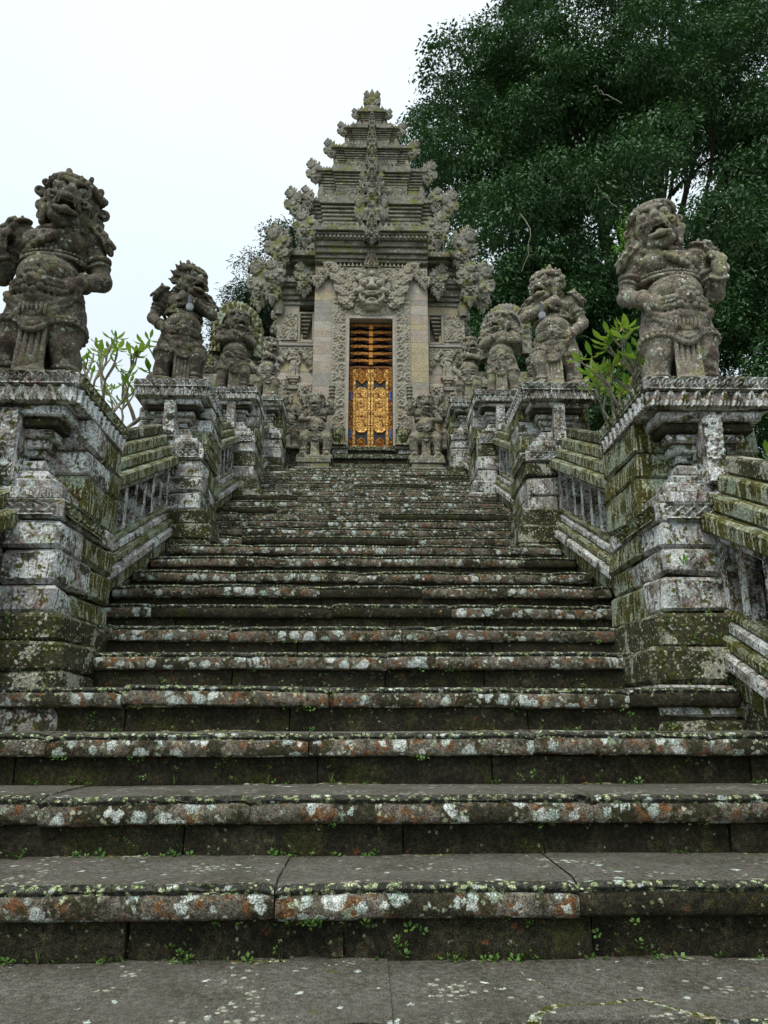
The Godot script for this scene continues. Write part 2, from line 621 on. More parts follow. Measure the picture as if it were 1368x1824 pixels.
func head(g: Field, h: Transform3D, style: int, sd: int) -> void:
	var r := RandomNumberGenerator.new()
	r.seed = sd
	var e := h.basis
	# skull, jaw, cheeks
	g.solid(0, h, Vector3(0.165, 0.195, 0.172), 0.03)
	g.solid(0, h * Transform3D(Basis(), Vector3(0, -0.1, 0.05)), Vector3(0.135, 0.12, 0.12), 0.05)
	for s: float in [-1.0, 1.0]:
		g.solid(0, h * Transform3D(Basis(), Vector3(s * 0.1, -0.035, 0.115)), Vector3(0.06, 0.055, 0.05), 0.03)
		# brows, eyes, ears and ear plugs
		g.bone(h * Vector3(s * 0.02, 0.088, 0.186), h * Vector3(s * 0.135, 0.118, 0.122), 0.03, 0.024, 0.01)
		g.solid(0, h * Transform3D(Basis(), Vector3(s * 0.075, 0.042, 0.15)), Vector3(0.062, 0.05, 0.06), 0.01, true)
		g.ball(h * Vector3(s * 0.075, 0.042, 0.148), 0.043, 0.004)
		g.solid(2, h * Transform3D(Basis.from_euler(Vector3(PI / 2, 0, 0)), Vector3(s * 0.075, 0.042, 0.156)), Vector3(0.054, 0.011, 1.0), 0.004)
		g.bone(h * Vector3(s * 0.01, -0.01, 0.2), h * Vector3(s * 0.05, -0.02, 0.175), 0.038, 0.032, 0.012)
		g.solid(0, h * Transform3D(Basis(), Vector3(s * 0.028, -0.042, 0.212)), Vector3(0.013, 0.012, 0.014), 0.006, true)
		g.solid(0, h * Transform3D(Basis(), Vector3(s * 0.172, 0.01, 0.0)), Vector3(0.03, 0.075, 0.05), 0.015)
		g.solid(2, h * Transform3D(Basis.from_euler(Vector3(0, 0, PI / 2)), Vector3(s * 0.19, -0.085, 0.015)), Vector3(0.035, 0.02, 1.0), 0.01)
		g.ball(h * Vector3(s * 0.2, -0.085, 0.015), 0.022, 0.006)
		g.bone(h * Vector3(s * 0.16, -0.12, 0.05), h * Vector3(s * 0.15, -0.23, 0.05), 0.035, 0.02, 0.02)
	g.bone(h * Vector3(0, 0.075, 0.165), h * Vector3(0, 0.0, 0.205), 0.024, 0.042, 0.02)
	# muzzle with the mouth open: lips, teeth, fangs, tongue
	g.solid(0, h * Transform3D(Basis(), Vector3(0, -0.085, 0.135)), Vector3(0.11, 0.075, 0.085), 0.03)
	g.bone(h * Vector3(-0.07, -0.195, 0.13), h * Vector3(0.07, -0.195, 0.13), 0.046, 0.046, 0.02)
	g.solid(0, h * Transform3D(Basis(), Vector3(0, -0.108, 0.215)), Vector3(0.082, 0.052, 0.13), 0.006, true)
	for s: float in [-1.0, 1.0]:
		g.bone(h * Vector3(0, -0.055, 0.226), h * Vector3(s * 0.06, -0.06, 0.2), 0.02, 0.018, 0.01)
		g.bone(h * Vector3(s * 0.06, -0.06, 0.2), h * Vector3(s * 0.085, -0.11, 0.17), 0.018, 0.018, 0.01)
		g.bone(h * Vector3(0, -0.172, 0.215), h * Vector3(s * 0.075, -0.158, 0.18), 0.026, 0.022, 0.008)
		g.bone(h * Vector3(s * 0.052, -0.07, 0.208), h * Vector3(s * 0.058, -0.12, 0.205), 0.012, 0.006, 0.004)
		g.bone(h * Vector3(s * 0.02, -0.04, 0.222), h * Vector3(s * 0.1, -0.045, 0.185), 0.014, 0.018, 0.008)
		g.solid(2, h * Transform3D(Basis.from_euler(Vector3(PI / 2, 0, 0)), Vector3(s * 0.118, -0.052, 0.165)), Vector3(0.024, 0.012, 1.0), 0.006)
	for i in 5:
		g.solid(1, h * Transform3D(Basis(), Vector3(-0.036 + 0.018 * i, -0.078, 0.203)), Vector3(0.0075, 0.014, 0.01), 0.003, false, 0.004)
	g.solid(0, h * Transform3D(Basis(), Vector3(0, -0.135, 0.17)), Vector3(0.04, 0.016, 0.05), 0.01)
	g.solid(0, h * Transform3D(Basis(), Vector3(0, -0.215, 0.12)), Vector3(0.06, 0.04, 0.05), 0.02)
	# headband with studs
	for row in 2:
		var rr := 0.176 - 0.008 * row
		var yy := 0.105 + 0.04 * row
		g.solid(2, h * Transform3D(Basis(), Vector3(0, yy, -0.005)), Vector3(rr + 0.006, 0.021, 1.0), 0.005)
	for i in 13:
		var a := lerpf(0.15, PI - 0.15, i / 12.0)
		g.ball(h * Vector3(cos(a) * 0.192, 0.125, sin(a) * 0.192 - 0.005), 0.02, 0.004)
	g.solid(0, h * Transform3D(Basis(), Vector3(0, 0.11, -0.02)), Vector3(0.17, 0.13 if style != 1 else 0.11, 0.17), 0.02)
	# the mane of curls round the head
	var rings := [[0.215, -0.01, 13, 0.046], [0.2, -0.09, 11, 0.055], [0.13, -0.13, 7, 0.06]]
	if style == 1:
		rings = [[0.195, -0.06, 11, 0.045], [0.17, -0.12, 9, 0.05], [0.1, -0.15, 5, 0.06]]
	for ring: Array in rings:
		for i: int in ring[2]:
			var a := lerpf(-0.75, PI + 0.75, float(i) / (ring[2] - 1)) + r.randf_range(-0.06, 0.06)
			var p := Vector3(cos(a) * ring[0] * r.randf_range(0.95, 1.05), 0.015 + sin(a) * ring[0], ring[1] + r.randf_range(-0.02, 0.02))
			var s: float = ring[3] * r.randf_range(0.8, 1.12)
			g.ball(h * p, s * 0.75, 0.012)
			var out := Vector3(cos(a), sin(a), 0)
			g.solid(2, h * Transform3D(Basis.from_euler(Vector3(PI / 2, 0, a)), p + out * s * 0.4 + Vector3(0, 0, s * 0.5)), Vector3(s * 0.62, s * 0.3, 1.0), 0.006)
			if style == 2:
				g.bone(h * p, h * (p + out * s * 1.5 + Vector3(0, s * 0.4, -0.01)), s * 0.55, s * 0.18, 0.01)
	if style == 0 or style == 2:
		g.bone(h * Vector3(-0.08, 0.21, 0.02), h * Vector3(-0.09, 0.275, 0.01), 0.035, 0.022, 0.012)
	g.bone(h * Vector3(0, 0.2, -0.06), h * Vector3(0, 0.25, -0.08), 0.06, 0.035, 0.03)


func guardian(p: Dictionary) -> Array:
	# one stocky temple guardian, 1.8 m tall, standing on a rough plinth; x to the viewer's right, z towards the viewer
	var g := Field.new(Vector3(-0.6, -0.02, -0.46), Vector3(0.62, 2.0, 0.52), p.cell)
	var fine: bool = p.cell < 0.017
	var r := RandomNumberGenerator.new()
	r.seed = p.seed
	var chest: Vector3 = p.chest
	var belly: Vector3 = p.belly
	var hips: Vector3 = p.hips
	# legs
	for s in 2:
		var leg: Array = p.legs[s]
		var sgn := -1.0 if s == 0 else 1.0
		g.bone(leg[0], leg[1], 0.132, 0.102, 0.04)
		g.bone(leg[1], leg[2], 0.105, 0.08, 0.025)
		g.egg(leg[1] + Vector3(0, 0.01, 0.065), Vector3(0.065, 0.075, 0.05), 0.015)
		g.egg(leg[1].lerp(leg[2], 0.4) + Vector3(sgn * 0.02, 0, -0.05), Vector3(0.09, 0.12, 0.08), 0.04)
		g.egg(leg[2] + Vector3(sgn * 0.02, -0.035, 0.08), Vector3(0.095, 0.055, 0.15), 0.03)
		for t in 5:
			g.ball(leg[2] + Vector3(sgn * 0.02 + (t - 2) * 0.035, -0.05, 0.21 - absf(t - 1.8) * 0.012), 0.023, 0.006)
		for b in 2:
			g.solid(2, Transform3D(Basis(), leg[2].lerp(leg[1], 0.12 + 0.16 * b)), Vector3(0.088, 0.019, 1.0), 0.004)
		# skirt over the thigh, with a beaded hem
		var hem: Vector3 = leg[0].lerp(leg[1], 0.5)
		g.bone(leg[0], hem, 0.172, 0.158, 0.03)
		var along: Vector3 = (leg[1] - leg[0]).normalized()
		var side := along.cross(Vector3(0, 0, 1)).normalized()
		var hb := Basis(side, along, side.cross(along))
		g.solid(2, Transform3D(hb, hem), Vector3(0.162, 0.017, 1.0), 0.005)
		for i in 22:
			var a := TAU * i / 22.0
			g.ball(hem + along * 0.035 + (hb.x * cos(a) + hb.z * sin(a)) * 0.16, 0.022, 0.004)
		for i in 11:
			var a := lerpf(-0.3, PI + 0.3, i / 10.0)
			var off := hb.x * cos(a) + hb.z * sin(a) * (1.0 if hb.z.z > 0.0 else -1.0)
			g.bone(leg[0] + off * 0.176, hem + off * 0.164 - along * 0.02, 0.008, 0.011, 0.006, true)
	# trunk
	g.egg(hips, Vector3(0.225, 0.16, 0.19), 0.04)
	g.egg(belly, Vector3(0.228, 0.165, 0.228), 0.02)
	g.egg(chest, Vector3(0.24, 0.2, 0.17), 0.04)
	for s: float in [-1.0, 1.0]:
		g.egg(chest + Vector3(s * 0.112, 0.02, 0.11), Vector3(0.118, 0.1, 0.09), 0.01)
	g.bone(chest + Vector3(0, 0.15, 0), p.head.origin - Vector3(0, 0.1, 0.02), 0.1, 0.09, 0.03)
	# belts below the chest and round the waist
	var around := 20 if fine else 12
	g.chain(oval(chest.lerp(belly, 0.5) + Vector3(0, 0.01, -0.02), 0.238, 0.205, 0, TAU, around, 0.02), 0.02, 0.005)
	g.chain(oval(chest.lerp(belly, 0.5) + Vector3(0, 0.05, -0.02), 0.236, 0.2, -0.3, PI + 0.3, 26, 0.02), 0.015, 0.004, true)
	for b in 3:
		g.chain(oval(belly.lerp(hips, 0.52 + 0.24 * b) + Vector3(0, 0, 0.01), 0.238 + 0.006 * b, 0.245 - 0.006 * b, 0, TAU, around, 0.012 * b), 0.024, 0.003)
	if fine:
		g.chain(oval(belly.lerp(hips, 0.64), 0.246, 0.266, -0.4, PI + 0.4, 34, 0.006), 0.016, 0.003, true)
	g.egg(belly + Vector3(0, -0.03, 0.23), Vector3(0.02, 0.018, 0.02), 0.012, Vector3.ZERO, true)
	# buckle flower
	var bk := belly.lerp(hips, 0.6) + Vector3(-0.02, 0, 0.265)
	g.ball(bk, 0.045, 0.008)
	g.solid(2, Transform3D(Basis.from_euler(Vector3(PI / 2, 0, 0)), bk + Vector3(0, 0, 0.012)), Vector3(0.042, 0.012, 1.0), 0.005)
	for i in 9:
		g.ball(bk + Vector3(cos(TAU * i / 9), sin(TAU * i / 9), -0.1) * 0.08, 0.03, 0.004)
	g.ball(bk + Vector3(0, 0, 0.04), 0.02, 0.005)
	# hanging scarf loops across the loins
	for loop in 3:
		var drop := 0.13 + 0.075 * loop
		var n := 20 if fine else 12
		var pts := PackedVector3Array()
		for i in n + 1:
			var t := lerpf(-1.0, 1.0, float(i) / n)
			pts.append(hips + Vector3(t * (0.24 - 0.025 * loop), 0.05 - drop * (1.0 - t * t), 0.13 + 0.095 * (1.0 - t * t)))
		g.chain(pts, 0.03 - 0.003 * loop, 0.006)
		if fine:
			for i in n:
				g.ball(pts[i] + Vector3(0, -0.042, 0.0), 0.023, 0.004)
	# kala-like clasp and the apron down to the plinth
	g.egg(hips + Vector3(0, -0.03, 0.24), Vector3(0.085, 0.06, 0.045), 0.012)
	for i in 7:
		g.egg(hips + Vector3(0.03 * (i - 3), -0.09 - 0.012 * absf(i - 3.0), 0.25), Vector3(0.014, 0.05, 0.018), 0.004)
	g.solid(1, Transform3D(Basis.from_euler(Vector3(-0.12, 0, 0)), Vector3(hips.x, 0.36, 0.15)), Vector3(0.082, 0.27, 0.035), 0.012, false, 0.02)
	for i in 5:
		g.bone(Vector3(hips.x - 0.08 + 0.04 * i, 0.55, 0.185), Vector3(hips.x - 0.09 + 0.045 * i, 0.12, 0.2), 0.016, 0.02, 0.006)
	g.egg(Vector3(hips.x + 0.02, 0.12, 0.17), Vector3(0.12, 0.05, 0.09), 0.02)
	g.egg(hips + Vector3(-0.03, -0.19, 0.2), Vector3(0.07, 0.05, 0.035), 0.008)
	# the rock that carries the figure from behind
	g.solid(1, Transform3D(Basis(), Vector3(hips.x, 0.33, -0.16)), Vector3(0.16, 0.36, 0.09), 0.06, false, 0.05)
	# collar, necklaces, strap
	var neck := chest + Vector3(0, 0.16, 0.0)
	g.chain(oval(neck + Vector3(0, 0.02, 0), 0.16, 0.15, 0, TAU, around, 0.05), 0.024, 0.008)
	g.chain(oval(neck, 0.19, 0.18, -0.2, PI + 0.2, 22, 0.085), 0.022, 0.006, true)
	if fine:
		g.chain(oval(neck - Vector3(0, 0.035, 0), 0.208, 0.19, 0.1, PI - 0.1, 17, 0.1), 0.018, 0.006, true)
	g.egg(neck + Vector3(0, -0.13, 0.2), Vector3(0.045, 0.05, 0.022), 0.01)
	var strap := PackedVector3Array()
	for i in 13:
		var t := i / 12.0
		var a := lerpf(0.5, PI - 0.35, t)
		strap.append(chest + Vector3(cos(a) * 0.24, lerpf(0.14, -0.13, t), sin(a) * 0.2))
	g.chain(strap, 0.024, 0.008)
	if fine:
		g.chain(strap, 0.032, 0.005, true)
	# arms, arm rings, shoulder leaves
	for s in 2:
		var arm: Array = p.arms[s]
		var sgn := -1.0 if s == 0 else 1.0
		g.ball(arm[0], 0.097, 0.03)
		g.bone(arm[0], arm[1], 0.084, 0.068, 0.02)
		g.bone(arm[1], arm[2], 0.074, 0.056, 0.015)
		hand(g, arm[2], arm[3], arm[4], arm[5], 1.2)
		var ub: Vector3 = (arm[1] - arm[0]).normalized()
		var us := ub.cross(Vector3(0.2, 0.1, 1)).normalized()
		var bb := Basis(us, ub, us.cross(ub))
		g.solid(2, Transform3D(bb, arm[0].lerp(arm[1], 0.5)), Vector3(0.08, 0.022, 1.0), 0.004)
		g.solid(2, Transform3D(bb, arm[0].lerp(arm[1], 0.66)), Vector3(0.076, 0.014, 1.0), 0.004)
		var fb: Vector3 = (arm[2] - arm[1]).normalized()
		var fs := fb.cross(Vector3(0.2, 0.9, 0.3)).normalized()
		g.solid(2, Transform3D(Basis(fs, fb, fs.cross(fb)), arm[1].lerp(arm[2], 0.86)), Vector3(0.062, 0.018, 1.0), 0.004)
		for leaf in 3:
			var at: Vector3 = arm[0] + Vector3(sgn * (0.03 + 0.045 * leaf), 0.095 - 0.06 * leaf, 0.04)
			g.egg(at, Vector3(0.085, 0.03, 0.095), 0.01, Vector3(0.35, 0, sgn * -(0.3 + 0.5 * leaf)))
			for q in 5:
				g.ball(at + Vector3(sgn * (0.02 + 0.012 * q), -0.015 * q, 0.09 - 0.012 * absf(q - 2.0)), 0.019, 0.006)
		g.bone(arm[0] + Vector3(sgn * 0.02, 0.1, 0), arm[0] + Vector3(sgn * 0.05, 0.19, -0.01), 0.04, 0.014, 0.02)
	head(g, p.head, p.hair, p.seed)
	if fine:
		# chiselled lines: ribs of the waist cloth, pectoral edge, rows of pendants under the belt
		for i in 17:
			var a := lerpf(0.15, PI - 0.15, i / 16.0)
			var c := belly.lerp(hips, 1.0) + Vector3(cos(a) * 0.232, 0.02, sin(a) * 0.215)
			g.bone(c + Vector3(0, 0.03, 0), c + Vector3(0, -0.06, 0.012), 0.007, 0.009, 0.003, true)
			g.egg(belly.lerp(hips, 0.82) + Vector3(cos(a) * 0.245, -0.035, sin(a) * 0.238), Vector3(0.012, 0.026, 0.012), 0.003)
		for s: float in [-1.0, 1.0]:
			var arc := PackedVector3Array()
			for i in 9:
				var t := lerpf(-0.9, 0.9, i / 8.0)
				arc.append(chest + Vector3(s * 0.112 + 0.11 * sin(t), -0.068 + 0.05 * (1.0 - cos(t)), 0.178 + 0.02 * cos(t)))
			for i in 8:
				g.bone(arc[i], arc[i + 1], 0.008, 0.008, 0.004, true)
			g.ball(chest + Vector3(s * 0.112, 0.015, 0.2), 0.012, 0.004)
			# folds beside the nose and round the open mouth
			g.bone(p.head * Vector3(s * 0.06, -0.03, 0.2), p.head * Vector3(s * 0.125, -0.12, 0.14), 0.008, 0.007, 0.004, true)
			g.bone(p.head * Vector3(s * 0.125, -0.12, 0.14), p.head * Vector3(s * 0.1, -0.2, 0.13), 0.007, 0.006, 0.004, true)
			g.bone(p.head * Vector3(s * 0.02, 0.062, 0.192), p.head * Vector3(s * 0.13, 0.092, 0.135), 0.007, 0.006, 0.003, true)
	if p.get("club", false):
		var top: Vector3 = p.arms[1][2] + Vector3(0.02, 0.42, 0.02)
		g.bone(p.arms[1][2] + Vector3(0.02, -0.12, 0.03), top, 0.035, 0.06, 0.01)
		for i in 4:
			g.solid(2, Transform3D(Basis(), top - Vector3(0, 0.09 * i, 0)), Vector3(0.062, 0.022, 1.0), 0.006)
		g.bone(top, top + Vector3(0, 0.12, 0), 0.055, 0.015, 0.01)
	# the rough plinth
	g.solid(1, Transform3D(Basis(), Vector3(0.0, 0.03, 0.0)), Vector3(0.42, 0.055, 0.33), 0.03, false, 0.03)
	for i in 9:
		g.egg(Vector3(r.randf_range(-0.36, 0.36), 0.075, r.randf_range(-0.1, 0.28)), Vector3(r.randf_range(0.05, 0.11), r.randf_range(0.03, 0.06), r.randf_range(0.05, 0.09)), 0.03)
	var n := FastNoiseLite.new()
	n.seed = p.seed
	n.frequency = 0.14
	n.fractal_octaves = 4
	return g.surface(n, 0.004 if fine else 0.008, p.get("mirror", false))


func pose(kind: String) -> Dictionary:
	var p := {
		"hips": Vector3(0, 0.71, 0), "belly": Vector3(0.01, 0.94, 0.05), "chest": Vector3(0.03, 1.2, 0.0),
		"legs": [[Vector3(-0.118, 0.66, 0), Vector3(-0.18, 0.40, 0.06), Vector3(-0.2, 0.15, 0)], [Vector3(0.118, 0.66, 0), Vector3(0.17, 0.40, 0.05), Vector3(0.2, 0.15, 0)]],
	}
	if kind == "fist":
		# one fist raised beside the chest, the other hand on the hip, head thrown back
		p.arms = [
			[Vector3(-0.23, 1.33, 0), Vector3(-0.35, 0.98, 0.02), Vector3(-0.34, 1.09, 0.16), Vector3(0.0, 0.9, 0.2), Vector3(0.3, 0.0, -1.0), 1.0],
			[Vector3(0.28, 1.29, 0), Vector3(0.37, 0.98, -0.02), Vector3(0.28, 0.86, 0.15), Vector3(-0.75, -0.35, 0.25), Vector3(0, -0.2, -1), 0.8],
		]
		p.head = Transform3D(Basis.from_euler(Vector3(0.06, 0.3, -0.17)), Vector3(0.11, 1.57, 0.08))
	elif kind == "across":
		# one forearm laid across the chest, the other hand on the hip, one knee forward
		p.arms = [
			[Vector3(-0.24, 1.33, 0), Vector3(-0.36, 1.02, -0.04), Vector3(-0.28, 0.86, 0.12), Vector3(0.6, -0.5, 0.35), Vector3(0, 0, -1), 0.9],
			[Vector3(0.24, 1.33, 0.02), Vector3(0.33, 1.12, 0.19), Vector3(0.04, 1.22, 0.25), Vector3(-0.9, 0.35, 0.0), Vector3(0, 0.1, -1), 1.5],
		]
		p.legs = [[Vector3(-0.118, 0.66, 0), Vector3(-0.19, 0.40, 0.02), Vector3(-0.21, 0.15, 0)], [Vector3(0.118, 0.66, 0.02), Vector3(0.19, 0.46, 0.17), Vector3(0.18, 0.17, 0.1)]]
		p.head = Transform3D(Basis.from_euler(Vector3(0.05, 0.45, 0.0)), Vector3(0.06, 1.57, 0.08))
		p.chest = Vector3(0.01, 1.2, 0)
	elif kind == "crossed":
		p.arms = [
			[Vector3(-0.23, 1.33, 0), Vector3(-0.33, 1.1, 0.15), Vector3(-0.06, 1.12, 0.24), Vector3(0.9, 0.1, 0.0), Vector3(0, 0.1, -1), 1.3],
			[Vector3(0.23, 1.33, 0.0), Vector3(0.33, 1.1, 0.15), Vector3(0.06, 1.2, 0.26), Vector3(-0.9, 0.2, 0.0), Vector3(0, 0.1, -1), 1.3],
		]
		p.head = Transform3D(Basis.from_euler(Vector3(0.08, 0.3, 0.0)), Vector3(0.03, 1.56, 0.08))
	elif kind == "club":
		# squatting with a club held up
		p.arms = [
			[Vector3(-0.24, 1.3, 0), Vector3(-0.35, 1.04, 0.1), Vector3(-0.12, 0.98, 0.27), Vector3(0.8, -0.2, 0.1), Vector3(0, -0.2, -1), 1.2],
			[Vector3(0.24, 1.32, 0.0), Vector3(0.38, 1.24, 0.1), Vector3(0.36, 1.42, 0.2), Vector3(0.0, 1.0, 0.1), Vector3(-0.6, 0.0, -1), 1.5],
		]
		p.legs = [[Vector3(-0.15, 0.62, 0), Vector3(-0.3, 0.52, 0.2), Vector3(-0.26, 0.16, 0.12)], [Vector3(0.15, 0.62, 0), Vector3(0.3, 0.52, 0.2), Vector3(0.26, 0.16, 0.12)]]
		p.head = Transform3D(Basis.from_euler(Vector3(0.12, -0.2, 0.0)), Vector3(0.0, 1.5, 0.12))
		p.belly = Vector3(0, 0.9, 0.1)
		p.club = true
	return p


func kala_mask() -> Array:
	# the great face over the door, half sunk in the wall: 0.95 m wide
	var g := Field.new(Vector3(-0.62, -0.62, -0.1), Vector3(0.62, 0.8, 0.45), 0.015)
	g.egg(Vector3(0, 0.08, 0), Vector3(0.36, 0.4, 0.2), 0.05)
	g.egg(Vector3(0, -0.2, 0.05), Vector3(0.36, 0.27, 0.18), 0.06)
	for s: float in [-1.0, 1.0]:
		g.bone(Vector3(s * 0.05, 0.33, 0.19), Vector3(s * 0.3, 0.3, 0.1), 0.06, 0.04, 0.03)
		g.bone(Vector3(s * 0.04, 0.26, 0.22), Vector3(s * 0.13, 0.3, 0.2), 0.035, 0.03, 0.02)
		g.egg(Vector3(s * 0.185, 0.2, 0.17), Vector3(0.13, 0.11, 0.08), 0.02, Vector3.ZERO, true)
		g.ball(Vector3(s * 0.185, 0.2, 0.2), 0.088, 0.01)
		g.solid(2, Transform3D(Basis.from_euler(Vector3(PI / 2, 0, 0)), Vector3(s * 0.185, 0.2, 0.19)), Vector3(0.115, 0.017, 1.0), 0.01)
		g.egg(Vector3(s * 0.075, 0.08, 0.27), Vector3(0.07, 0.055, 0.07), 0.025)
		g.egg(Vector3(s * 0.06, 0.06, 0.335), Vector3(0.025, 0.02, 0.03), 0.008, Vector3.ZERO, true)
		g.egg(Vector3(s * 0.28, 0.02, 0.16), Vector3(0.11, 0.1, 0.09), 0.03)
		# curled cheek and the tusk that sweeps out of the corner of the mouth
		for q in 10:
			var t := q / 9.0
			g.ball(Vector3(s * (0.36 + 0.11 * cos(t * 5.2 - 0.6)), -0.1 + 0.15 * sin(t * 5.2 - 0.6), 0.16), 0.045 - 0.012 * t, 0.012)
		for q in 7:
			var t := q / 6.0
			g.ball(Vector3(s * (0.2 + 0.1 * sin(t * 2.6)), -0.3 + 0.24 * t, 0.27 - 0.02 * t), 0.05 - 0.034 * t, 0.015)
		g.bone(Vector3(s * 0.12, -0.1, 0.26), Vector3(s * 0.17, -0.24, 0.28), 0.028, 0.01, 0.008)
		# ears and temple curls
		g.egg(Vector3(s * 0.42, 0.16, 0.05), Vector3(0.075, 0.16, 0.06), 0.02)
		for q in 5:
			g.solid(2, Transform3D(Basis.from_euler(Vector3(PI / 2, 0, 0)), Vector3(s * (0.42 - 0.02 * q), 0.4 - 0.19 * q, 0.06)), Vector3(0.055, 0.03, 1.0), 0.012)
	g.bone(Vector3(0, 0.25, 0.22), Vector3(0, 0.1, 0.28), 0.06, 0.085, 0.03)
	g.egg(Vector3(0, -0.06, 0.23), Vector3(0.22, 0.06, 0.07), 0.025)
	g.egg(Vector3(0, -0.19, 0.28), Vector3(0.2, 0.11, 0.2), 0.01, Vector3.ZERO, true)
	g.bone(Vector3(-0.17, -0.345, 0.22), Vector3(0.17, -0.345, 0.22), 0.06, 0.06, 0.02)
	for i in 8:
		g.solid(1, Transform3D(Basis(), Vector3(-0.119 + 0.034 * i, -0.11, 0.25)), Vector3(0.0145, 0.03, 0.03), 0.004, false, 0.008)
		g.solid(1, Transform3D(Basis(), Vector3(-0.119 + 0.034 * i, -0.28, 0.24)), Vector3(0.0145, 0.025, 0.03), 0.004, false, 0.008)
	g.egg(Vector3(0, -0.24, 0.22), Vector3(0.11, 0.035, 0.09), 0.02)
	g.egg(Vector3(0, -0.42, 0.12), Vector3(0.2, 0.1, 0.12), 0.04)
	# crown of leaves
	for i in 11:
		var a := lerpf(0.35, PI - 0.35, i / 10.0)
		g.egg(Vector3(cos(a) * 0.36, 0.3 + sin(a) * 0.2, 0.1), Vector3(0.055, 0.09, 0.05), 0.012, Vector3(0, 0, a - PI / 2))
	for i in 7:
		var a := lerpf(0.7, PI - 0.7, i / 6.0)
		g.egg(Vector3(cos(a) * 0.24, 0.4 + sin(a) * 0.2, 0.12), Vector3(0.05, 0.1, 0.05), 0.012, Vector3(0, 0, a - PI / 2))
	g.bone(Vector3(0, 0.5, 0.1), Vector3(0, 0.74, 0.06), 0.1, 0.02, 0.03)
	g.ball(Vector3(0, 0.46, 0.2), 0.06, 0.01)
	var n := FastNoiseLite.new()
	n.seed = 5
	n.frequency = 0.2
	return g.surface(n, 0.008)


func crouching_lion(sd: int) -> Array:
	var g := Field.new(Vector3(-0.32, -0.02, -0.34), Vector3(0.32, 0.56, 0.34), 0.016)
	g.egg(Vector3(0, 0.2, -0.05), Vector3(0.19, 0.17, 0.25), 0.05)
	g.egg(Vector3(0, 0.3, 0.12), Vector3(0.17, 0.16, 0.14), 0.04)
	for s: float in [-1.0, 1.0]:
		g.bone(Vector3(s * 0.13, 0.2, 0.1), Vector3(s * 0.14, 0.04, 0.2), 0.07, 0.06, 0.03)
		g.egg(Vector3(s * 0.15, 0.12, -0.15), Vector3(0.08, 0.11, 0.13), 0.03)
		g.ball(Vector3(s * 0.065, 0.36, 0.235), 0.03, 0.008)
		g.ball(Vector3(s * 0.15, 0.4, 0.08), 0.05, 0.015)
		for i in 3:
			g.ball(Vector3(s * (0.11 + 0.03 * i), 0.03, 0.25), 0.025, 0.008)
	g.egg(Vector3(0, 0.28, 0.24), Vector3(0.09, 0.06, 0.06), 0.02)
	g.egg(Vector3(0, 0.235, 0.29), Vector3(0.07, 0.028, 0.06), 0.012, Vector3.ZERO, true)
	g.egg(Vector3(0, 0.19, 0.22), Vector3(0.08, 0.03, 0.06), 0.02)
	for i in 9:
		var a := lerpf(-0.4, PI + 0.4, i / 8.0)
		g.ball(Vector3(cos(a) * 0.17, 0.31 + sin(a) * 0.16, 0.06), 0.05, 0.015)
	g.solid(1, Transform3D(Basis(), Vector3(0, 0.02, 0)), Vector3(0.24, 0.03, 0.3), 0.02, false, 0.02)
	var n := FastNoiseLite.new()
	n.seed = sd
	n.frequency = 0.2
	return g.surface(n, 0.02)


